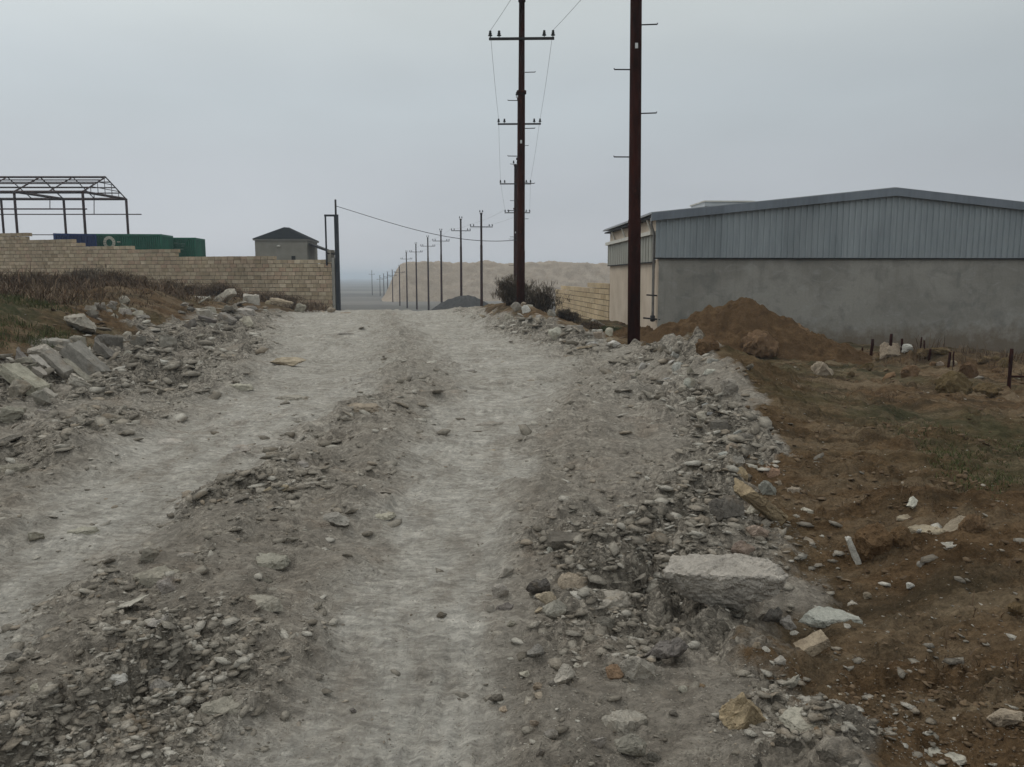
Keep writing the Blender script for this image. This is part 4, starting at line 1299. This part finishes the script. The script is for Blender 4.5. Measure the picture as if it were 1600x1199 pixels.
def container(px, pytop, d, width, depth, rz, mat, label, pat=0.278, door_front=False):
    """px = near right corner; built leftwards (-x) and back (+y) from there"""
    p = W(px, pytop, d)
    H = 2.59
    root = empty("shipping_container", (p.x, d, p.z - H), rz)
    def corr(x0, x1, name, fn):
        m = MB(); n = int(round(abs(x1 - x0) / (pat / 2))) * 2
        xs, prev = [], None
        k = 0; st = (x1 - x0) / n
        prof = []
        for k in range(n):
            dd = 0.0 if k % 2 == 0 else 0.07
            prof += [(x0 + st * (k + 0.12), dd), (x0 + st * (k + 0.88), dd)]
        for (u0, w0), (u1, w1) in zip(prof[:-1], prof[1:]):
            m.quad(fn(u0, w0, 0.16), fn(u1, w1, 0.16), fn(u1, w1, H - 0.12), fn(u0, w0, H - 0.12))
        return m.build(name, mat, root)
    corr(-width + 0.08, -0.08, "side_panel", lambda u, w, z: (u, w + 0.02, z))
    corr(0.08, depth - 0.08, "end_panel", lambda u, w, z: (-w - 0.02, u, z))
    corr(0.08, depth - 0.08, "end_panel", lambda u, w, z: (-width + w + 0.02, depth - u, z))
    corr(-width + 0.08, -0.08, "side_panel", lambda u, w, z: (-width - u, depth - w - 0.02, z))
    f = MB()
    for x in (-width, -0.11):
        for y in (0, depth - 0.11):
            f.box((x, y, 0), (x + 0.11, y + 0.11, H))
    for y in (0.003, depth - 0.113):
        for z in ((0.003, 0.15), (H - 0.13, H - 0.003)):
            f.box((-width + 0.112, y, z[0]), (-0.112, y + 0.1, z[1]))
    for x in (-width + 0.003, -0.113):
        for z in ((0.003, 0.15), (H - 0.13, H - 0.003)):
            f.box((x, 0.112, z[0]), (x + 0.1, depth - 0.112, z[1]))
    f.build("corner_frame", mat, root)
    MB().box((-width + 0.06, 0.06, H - 0.05), (-0.06, depth - 0.06, H - 0.02)).build("roof_panel", mat, root)
    tag(root, label, "container", "containers behind the block wall")
    return root

c_blue = container(150, 366, 53, 2.44, 6.06, R(26), M["blue_box"], "navy blue shipping container seen end on behind the wall")
c_g1 = container(252, 366, 55.6, 6.06, 2.44, R(5), M["green_box"], "green shipping container with a pale ring emblem behind the wall")
c_g2 = container(305, 371.5, 58.5, 6.06, 2.44, R(5), M["green_box"], "lower green shipping container, farthest right behind the wall")
em = MB()
ex, ez = -3.45, 2.0
for k in range(14):
    a0, a1 = 2 * math.pi * k / 14, 2 * math.pi * (k + 0.86) / 14
    em.prism([(ex + 0.21 * math.cos(a0), ez + 0.24 * math.sin(a0)), (ex + 0.21 * math.cos(a1), ez + 0.24 * math.sin(a1)), (ex + 0.40 * math.cos(a1), ez + 0.44 * math.sin(a1)), (ex + 0.40 * math.cos(a0), ez + 0.44 * math.sin(a0))], -0.022, 0.006)
em.prism([(ex + 0.5, ez - 0.30), (ex + 0.95, ez - 0.36), (ex + 0.95, ez - 0.29), (ex + 0.5, ez - 0.23)], -0.02, 0.006)
em.prism([(ex + 0.5, ez + 0.02), (ex + 0.72, ez + 0.02), (ex + 0.72, ez + 0.08), (ex + 0.5, ez + 0.08)], -0.02, 0.006)
em.build("emblem", M["emblem"], c_g1)
M["faded"] = simple("faded_green", (0.05, 0.12, 0.085), (0.10, 0.19, 0.14), 6, 0.8)
em = MB()
for (xa, xb, za, zb_) in ((-1.75, -1.25, 2.15, 2.25), (-1.15, -0.72, 2.1, 2.18), (-1.55, -0.85, 1.72, 1.8), (-1.35, -1.15, 1.35, 1.55), (-1.0, -0.8, 1.95, 2.02)):
    em.prism([(xa, za), (xb, za), (xb, zb_), (xa, zb_)], -0.02, 0.006)
em.build("faded_lettering", M["faded"], c_g2)

def house():
    d = 66
    a, b = W(398, 376, d), W(478, 376, d)
    w = b.x - a.x; dp = 4.6
    zb = 1.2
    zt = a.z
    root = empty("small_house", (a.x, d, zb), R(3))
    H = zt - zb
    MB().box((0, 0, -0.3), (w, dp, H)).build("wall", M["house_wall"], root)
    MB().box((-0.13, -0.13, H + 0.002), (w + 0.13, dp + 0.13, H + 0.13)).build("eaves_trim", simple("eaves", (0.22, 0.21, 0.19), (0.26, 0.25, 0.225), 3), root)
    ap = W(438, 355, d + 2).z - zb
    r_ = MB(); e_ = 0.18; z0 = H + 0.132
    P = [(-e_, -e_, z0), (w + e_, -e_, z0), (w + e_, dp + e_, z0), (-e_, dp + e_, z0)]
    r1, r2 = (w * 0.46, dp * 0.45, ap), (w * 0.54, dp * 0.55, ap)
    r_.poly([P[0], P[1], r2, r1]); r_.poly([P[1], P[2], r2]); r_.poly([P[2], P[3], r1, r2]); r_.poly([P[3], P[0], r1]); r_.poly(P[::-1])
    r_.build("roof", M["dark_roof"], root)
    wx = W(458, 404, d).x - a.x; wz = W(458, 404, d).z - zb
    wf = MB().box((wx - 0.28, -0.03, wz - 0.45), (wx + 0.28, 0.02, wz + 0.32)).build("window", M["house_wall"], root)
    MB().box((wx - 0.16, -0.045, wz - 0.33), (wx + 0.16, -0.032, wz + 0.2)).build("pane", M["black"], wf)
    lx, lz = W(435, 385, d).x - a.x, W(435, 385, d).z - zb
    MB().lathe([(0.05, 0), (0.14, 0.03), (0.15, 0.12), (0.05, 0.16)], 10, (lx, -0.06, lz - 0.06)).build("pale_wall_spot", M["white_trim"], root)  # small pale drum on the front wall
    q0, q1 = W(480, 383, d), W(517, 396, d)
    MB().prism([(q0.x - a.x, q0.z - zb), (q1.x - a.x, q1.z - zb), (q1.x - a.x, q1.z - zb + 0.13), (q0.x - a.x, q0.z - zb + 0.18)], 0.3, 3.6).build("lean_to_roof", M["black"], root)
    for y_ in (0.5, 3.3):
        MB().bar((q1.x - a.x - 0.2, y_, -0.3), (q1.x - a.x - 0.2, y_, q1.z - zb + 0.05), 0.1).build("lean_to_post", M["dark_steel"], root)
    tag(root, "small grey house with dark hipped roof and lean-to behind the wall", "house")
house()

# ------------------------------------------------------------------ right: warehouse
def warehouse():
    O = W(1029, 433, 29.0)
    Fp = W(953, 433, 39.6)
    al = math.atan2(-(Fp.x - O.x), Fp.y - O.y)
    dep = math.hypot(Fp.x - O.x, Fp.y - O.y)
    half = W(1400, 300, 29.2).x - O.x
    wid = 2 * half
    root = empty("warehouse", (O.x, O.y, 0), al)
    zc = W(1029, 405, 29).z
    ze = W(1016, 343, 29).z
    zr = W(1400, 304, 29).z
    # rendered lower walls
    MB().box((0, 0, -2.2), (wid, 0.25, zc)).build("front_wall", M["concrete"], root)
    MB().box((0.0, 0.252, -2.2), (0.25, dep, zc)).build("side_wall", M["cream"], root)
    MB().box((-0.012, 0.0, -2.2), (-0.002, 0.25, zc)).build("corner_strip", M["cream"], root)
    MB().box((wid - 0.25, 0.252, -2.2), (wid, dep, zc)).build("side_wall", M["cream"], root)
    MB().box((0.252, dep - 0.25, -2.2), (wid - 0.252, dep, zc)).build("rear_wall", M["cream"], root)
    # dark flashing under the cladding
    MB().box((-0.16, -0.10, zc + 0.002), (wid + 0.16, 0.2, zc + 0.05)).build("flashing", M["black"], root)
    def gab(x, top0):
        return top0 + (zr - ze) * (1 - abs(x - half) / half)
    # corrugated gable cladding
    def corr(n_, x0, x1, fz0, fz1, y0, name, depth=0.055, rev=False, mat=M["cladding"]):
        m = MB()
        prof = []
        p = (x1 - x0) / n_
        for k in range(n_):
            xx = x0 + k * p
            prof += [(xx, 0), (xx + p * 0.62, 0), (xx + p * 0.72, depth), (xx + p * 0.9, depth)]
        prof.append((x1, 0))
        for (u0, w0), (u1, w1) in zip(prof[:-1], prof[1:]):
            m.quad((u0, y0 - w0, fz0(u0)), (u1, y0 - w1, fz0(u1)), (u1, y0 - w1, fz1(u1)), (u0, y0 - w0, fz1(u0)))
        return m.build(name, mat, root)
    corr(78, -0.15, wid + 0.15, lambda u: zc + 0.052, lambda u: gab(u, ze) + 0.05, -0.06, "gable_cladding")
    # sloping fascia along both verges
    t_ = MB()
    for (xa, xb) in ((-0.34, half), (half, wid + 0.34)):
        za, zb_ = gab(xa, ze), gab(xb, ze)
        pr = [(xa, za - 0.03), (xb, zb_ - 0.03), (xb, zb_ + 0.245), (xa, za + 0.245)]
        t_.prism(pr, -0.24, -0.10)
    t_.build("fascia", M["fascia"], root)
    # roof sheets with ribs
    rf = MB()
    n_ = 44
    for (xa, xb) in ((-0.36, half), (half, wid + 0.36)):
        za, zb_ = gab(xa, ze) + 0.252, gab(xb, ze) + 0.252
        rf.prism([(xa, za - 0.05), (xb, zb_ - 0.05), (xb, zb_), (xa, za)], -0.22, dep + 0.2)
        for k in range(n_):
            y_ = -0.1 + (dep + 0.2) * k / n_
            rf.prism([(xa + 0.01, za + 0.003), (xb, zb_ + 0.003), (xb, zb_ + 0.03), (xa + 0.01, za + 0.03)], y_, y_ + 0.06)
    rf.build("roof", M["roof_sheet"], root)
    # side: recessed strip, white gutter, olive cladding
    MB().box((-0.02, 0.25, zc + 0.052), (0.2, dep, ze + 0.1)).build("side_upper_wall", M["cream"], root)
    sc_ = MB()
    n_ = 40; y0, y1 = 0.55, dep + 0.05
    for k in range(n_):
        ya = y0 + (y1 - y0) * k / n_; p = (y1 - y0) / n_
        sc_.box((-0.12 if k % 2 else -0.10, ya, zc - 0.08), (-0.021, ya + p - 0.002, ze - 0.52))
    sc_.build("side_cladding", M["olive_panel"], root)
    MB().box((-0.13, 0.55, zc - 0.12), (-0.003, dep + 0.05, zc - 0.083)).build("side_flashing", M["black"], root)
    MB().box((-0.24, 0.45, ze - 0.515), (-0.022, dep + 0.12, ze - 0.38)).build("gutter", M["white_trim"], root)
    MB().box((-0.28, 0.0, ze + 0.06), (-0.022, dep + 0.15, ze + 0.11)).build("soffit", M["black"], root)
    for k in range(4):
        y_ = 1.2 + k * 2.6
        MB().bar((-0.05, y_, ze - 0.37), (-0.22, y_, ze + 0.08), 0.06).build("soffit_bracket", M["white_trim"], root)
    # downpipe with valve near the corner
    dp_ = MB().tube([(-0.28, 0.12, ze + 0.05), (-0.28, 0.12, ze - 0.2), (-0.17, 0.14, ze - 0.5), (-0.15, 0.14, 0.35), (-0.15, 0.14, 0.05)], 0.05, 8).build("downpipe", M["drain"], root, True)
    MB().tube([(-0.4, 0.12, 0.95), (0.05, 0.10, 0.92)], 0.03, 6).build("pipe_bracket", M["dark_steel"], dp_)
    MB().lathe([(0.03, -0.12), (0.09, -0.1), (0.09, 0.1), (0.03, 0.12)], 10, (-0.15, 0.14, 0.1)).build("pipe_valve", M["dark_steel"], dp_, True)
    MB().tube([(-0.5, 0.12, 0.12), (0.1, 0.02, 0.06)], 0.035, 6).build("pipe_branch", M["dark_steel"], dp_)
    # pale raised skylight on the roof slope
    sx0, sx1 = 3.55, 5.7
    sk = MB()
    zA = gab(sx0, ze) + 0.2; zB = gab(sx1, ze) + 0.2
    tp = W(1090, 317, 36.5).z
    sk.prism([(sx0, zA), (sx1, zB), (sx1, tp - 0.02), (sx0, tp)], 6.9, 9.2)
    sky_o = sk.build("skylight", simple("skylight_sheet", (0.42, 0.44, 0.45), (0.5, 0.52, 0.53), 2, 0.4), root)
    MB().box((sx0 - 0.05, 6.83, tp - 0.005), (sx1 + 0.05, 9.27, tp + 0.05)).build("skylight_cap", M["white_trim"], sky_o)
    MB().prism([(sx0 + 0.0, zA + 0.3), (sx1 - 0.6, zB + 0.12), (sx1 - 0.6, zB + 0.3), (sx0, zA + 0.5)], 6.88, 6.898).build("skylight_louvre", M["black"], sky_o)
    tag(root, "low gabled warehouse with blue grey ribbed cladding over stained concrete wall", "warehouse")
warehouse()

# yellow block wall running away behind the warehouse
q0, q1 = W(952, 440, 40.6), W(868, 452, 60)
yt = []
for k in range(12):
    f = k / 12
    z_t = 0.72 + (1.42 - 0.72) * f + random.uniform(-0.05, 0.05)
    yt.append((f, z_t))
block_wall("boundary_wall", (q1.x, q1.y), (q0.x, q0.y), yt, -2.2, 0.2, 1.4, 0.29, (M["yellow_blocks"], M["mortar"]), "yellow block boundary wall running back from the warehouse's far corner", 9, ragged=0.1, joint=0.035)

# ------------------------------------------------------------------ rusty stakes
def stake(px, ytop, ybot, w, lean, label):
    x, y = hit(px, ybot)
    z0 = ground_z(x, y)
    c = axdepth(y, z0)
    h = (ybot - ytop) * c / F; r_ = w * c / F / 2
    rr = random.Random(px)
    pts = [(0, 0, -0.2)] + [(math.sin(R(lean)) * h * t + rr.uniform(-.01, .01), rr.uniform(-.01, .01), h * t) for t in (0, 0.35, 0.7, 1)]
    o = MB().tube(pts, [r_ * 1.1, r_, r_ * 0.9, r_, r_ * 0.85], 7).build("stake", M["rust"], None, True)
    o.location = (x, y, z0)
    tag(o, label, "stake", "rusty stakes before the warehouse wall")
for a in ((1361, 530, 560, 5, 2, "thick rusty stake at the left end of the stake row"), (1392, 522, 560, 5, -3, "tall rusty stake second from the row's left end"),
          (1346, 543, 560, 3, 4, "thin short stake left of the thick rusty one"), (1436, 528, 562, 2.5, 3, "thin stake right of the white rag like stone"),
          (1444, 534, 566, 2.5, -4, "thin leaning stake in the middle of the row"), (1452, 546, 568, 4, 1, "short thick stake right of the thin pair"),
          (1482, 551, 578, 4.5, 2, "short stake behind the large olive clod"), (1490, 550, 578, 2.5, -5, "thin stake touching the short one behind the olive clod"),
          (1575, 545, 607, 6, 1, "tallest rusty stake near the right frame edge"), (1408, 530, 556, 4, 0, "stake just left of the white rag like stone")):
    stake(*a)
# low rail from the tall stake out of frame
xs_, ys_ = hit(1575, 607)
zs_ = ground_z(xs_, ys_)
tag(MB().tube([(xs_ + 0.03, ys_ + 0.02, zs_ + 0.22), (xs_ + 1.2, ys_ + 0.05, zs_ + 0.2), (xs_ + 2.6, ys_, zs_ + 0.24)], 0.02, 6).build("rail", M["rust"]), "thin rusty rail tied low to the tallest stake", "rail")

# ------------------------------------------------------------------ plants
def blades(name, pts, hts, mat, label, cat, per=12, spread=0.12, width=0.006, kind="stuff", seed=1, lean=0.5, parent=None):
    r = np.random.default_rng(seed)
    pts = np.asarray(pts, float); hts = np.asarray(hts, float)
    k = len(pts) * per
    P = np.repeat(pts, per, 0); Hh = np.repeat(hts, per) * r.uniform(0.4, 1.1, k)
    an = r.uniform(0, 6.28, k); ln = r.uniform(0.05, 1, k) * lean
    b = P + np.stack([r.normal(0, spread, k), r.normal(0, spread, k), np.full(k, -0.02)], 1)
    d = np.stack([np.cos(an) * ln, np.sin(an) * ln, np.ones(k)], 1) * Hh[:, None]
    wv = np.stack([-np.sin(an), np.cos(an), np.zeros(k)], 1)
    wv = np.where(r.uniform(size=(k, 1)) < 0.5, wv, np.stack([np.cos(an * 1.7), np.sin(an * 1.7), np.zeros(k)], 1)) * (width * r.uniform(0.6, 1.5, k))[:, None]
    mid = b + d * 0.55 + np.array([0, 0, 1.0]) * (Hh * 0.08)[:, None]
    tip = b + d + np.stack([np.cos(an), np.sin(an), -0.6 * np.ones(k)], 1) * (Hh * ln * 0.35)[:, None]
    V = np.stack([b - wv, b + wv, mid + wv * 0.8, mid - wv * 0.8, tip + wv * 0.15, tip - wv * 0.15], 1).reshape(-1, 3)
    o = np.arange(k)[:, None] * 6
    Fc = np.concatenate([o + np.array([[0, 1, 2, 3]]), o + np.array([[3, 2, 4, 5]])], 0)
    ob = link(name, np_mesh(name, V, Fc, False), mat, parent)
    if label: tag(ob, label, cat, kind=kind)
    return ob

def zs(x, y):
    return full(np.asarray(x, float), np.asarray(y, float))
r = np.random.default_rng(4)
# dry weeds over the left bank and along the foot of the block wall
n = 42000
wx = r.uniform(-36, -8, n); wy = r.uniform(17, 47, n)
wall_y = A0.y + (B0.y - A0.y) * (wx - A0.x) / (B0.x - A0.x)
dw = wall_y - wy; dl = XL(wy) - wx
pr = np.clip(0.75 * np.exp(-np.clip(dw, 0, 99) / 6.5) + 0.9 * np.exp(-((wx + 15.5) / 5.0) ** 2 - ((wy - 28.0) / 2.6) ** 2), 0, 1) * np.where(wy < 36, ss(2.3, 4.0, dl), ss(0.5, 1.6, dl)) * (dw > 0.25)
pr = np.maximum(pr, 0.16 * ss(2.2, 4.0, dl) * (dw > 0.25))
pr = pr * np.clip(0.42 + 3.4 * fbm(wx * 0.45, wy * 0.45, 90, 3), 0.05, 1)
sel = r.uniform(0, 1, n) < pr
wx, wy, dw = wx[sel], wy[sel], dw[sel]
cl = np.clip(0.75 + 1.6 * fbm(wx * 0.7, wy * 0.7, 93, 3), 0.35, 1.5)
blades("dry_weeds", np.stack([wx, wy, zs(wx, wy)], 1), np.clip(r.gamma(4, 0.15, len(wx)), 0.15, 1.15) * cl * 0.46, M["weed"], "dry brown weeds over the left bank and along the block wall's foot", "weeds", 24, 0.34, 0.0105, seed=2, lean=1.25)
# green grass over the near left bank
n = 2600
x = r.uniform(-12.5, -7.0, n); y = r.uniform(10.2, 17, n)
keep = (fbm(x * 0.8, y * 0.8, 95, 3) + 0.12 - 0.14 * (x + 9.2) > 0) & (x < XL(y) - 1.6)
x, y = x[keep], y[keep]
blades("bank_grass", np.stack([x, y, zs(x, y)], 1), r.uniform(0.05, 0.17, len(x)), M["grass"], "short green grass on the left earth bank above the slab stack", "grass", 14, 0.08, 0.004, seed=3, lean=0.8)
# sparse green on the field at right
n = 6000
x = r.normal(6.0, 1.9, n); y = r.normal(7.1, 0.9, n)
keep = (fbm(x * 1.2, y * 1.2, 96, 3) > -0.08) & (x > XR(y) + 1.3)
x, y = x[keep], y[keep]
blades("field_grass", np.stack([x, y, zs(x, y)], 1), r.uniform(0.015, 0.07, len(x)), M["grass"], "sparse low green grass patch on the brown field at right", "grass", 12, 0.05, 0.0025, seed=4, lean=1.0)
# dry tufts here and there on the brown field
n = 1500
y = r.uniform(3.0, 18, n); x = XR(y) + 0.5 + np.abs(r.normal(0, 3.5, n))
keep = (fbm(x * 0.9, y * 0.9, 98, 3) > 0.02)
x, y = x[keep], y[keep]
blades("field_weeds", np.stack([x, y, zs(x, y)], 1), r.uniform(0.02, 0.075, len(x)), M["weed"], "low dry brown tufts dotted over the field right of the road", "weeds", 16, 0.06, 0.0022, seed=7, lean=1.2)
# dry stubble along the earth ridge before the warehouse
n = 380
x = r.uniform(8.5, 18, n); y = 19.2 + r.normal(0, 0.9, n) + (x - 12) * 0.1
keep = fbm(x * 0.9, y * 0.9, 97, 3) > -0.05
x, y = x[keep], y[keep]
blades("ridge_weeds", np.stack([x, y, zs(x, y) + 0.1], 1), np.clip(r.gamma(3, 0.07, len(x)), 0.06, 0.45), M["weed"], "dry dark weeds standing along the earth ridge before the warehouse", "weeds", 10, 0.1, 0.006, seed=5)

def shrub(px, py, d, wpx, hpx, label, seed, dense=1.0, mat="shrub"):
    p = W(px, py, d)
    z0 = ground_z(p.x, d) - 0.05
    w = wpx * d / F; h = hpx * d / F
    root = empty("dry_shrub", (p.x, d, z0))
    rr = random.Random(seed)
    st = MB()
    tips = []
    for k in range(26):
        an = rr.uniform(0, 6.28); sp = rr.uniform(0.1, 0.5) * w
        hh = h * rr.uniform(0.55, 0.98)
        b0 = Vector((rr.uniform(-.08, .08) * w, rr.uniform(-.08, .08) * w, -0.05))
        e_ = Vector((math.cos(an) * sp, math.sin(an) * sp * 0.8, hh * (1 - 0.5 * (sp / (0.5 * w)) ** 2)))
        m_ = b0.lerp(e_, 0.5) + Vector((0, 0, 0.1 * h))
        st.tube([b0, m_, e_], [0.016, 0.01, 0.004], 5)
        for t in (0.3, 0.45, 0.6, 0.75, 0.9, 1.0):
            q_ = m_.lerp(e_, (t - 0.5) * 2) if t > 0.5 else b0.lerp(m_, t * 2)
            for _ in range(int(10 * dense)):
                tips.append((q_.x + rr.gauss(0, 0.07 * w), q_.y + rr.gauss(0, 0.07 * w), max(0, q_.z + rr.gauss(0, 0.06 * h))))
    st.build("stem", M["twig"], root)
    blades("foliage", tips, [h * 0.16] * len(tips), M[mat], None, None, 4, 0.03 * w, 0.007, seed=seed, lean=1.4, parent=root)
    tag(root, label, "shrub", None)
shrub(840, 476, 27.6, 80, 64, "dark dry shrub behind the second pole's foot, largest of the bushes", 1, 0.6)
shrub(796, 478, 27.4, 60, 50, "lower dry shrub left of the second pole's foot", 2, 0.8)
shrub(884, 490, 28.0, 50, 32, "dark low shrub between the second pole and yellow wall", 3, 1.2)
shrub(920, 498, 27.0, 46, 22, "brownish low shrub before the yellow boundary wall", 4, 0.9, "weed")
shrub(955, 502, 26.0, 44, 20, "small green brown tuft at the boundary wall's near end", 5, 0.9, "grass")
shrub(128, 452, 33.0, 120, 46, "dark brown shrub on the left bank before the block wall", 6, 1.1)
shrub(40, 440, 36.0, 110, 30, "low olive shrub on the bank near the left frame edge", 7, 0.9, "grass")
shrub(196, 472, 29.0, 96, 36, "reddish brown shrub on the bank edge above the stones", 8, 1.0, "weed")
shrub(268, 464, 35.0, 100, 32, "low dry shrub before the middle of the block wall", 9, 0.9, "weed")
shrub(338, 468, 37.0, 90, 28, "dry brown shrub behind the big stone heap by the block wall", 10, 0.9, "weed")
shrub(428, 474, 39.0, 96, 24, "low dry shrub between the stone heap and the wall's end", 11, 0.9, "weed")
shrub(72, 452, 33.5, 84, 30, "brown shrub left of the dark shrub on the left bank", 12, 0.9, "weed")

# ------------------------------------------------------------------ haze
hz = MB().box((-5200, -5200, -14), (5200, 5200, 14.5)).build("haze", None)
hm = bpy.data.materials.new("haze_air")
hm.use_nodes = True
hn = hm.node_tree.nodes
hn.remove(hn["Principled BSDF"])
pv = hn.new("ShaderNodeVolumePrincipled")
pv.inputs["Color"].default_value = (0.78, 0.87, 0.97, 1)
pv.inputs["Density"].default_value = 0.0009
pv.inputs["Anisotropy"].default_value = 0.1
hm.node_tree.links.new(pv.outputs[0], hn["Material Output"].inputs["Volume"])
hz.data.materials.append(hm)
tag(hz, "pale grey haze over the far plain and heaps", "haze", kind="stuff")
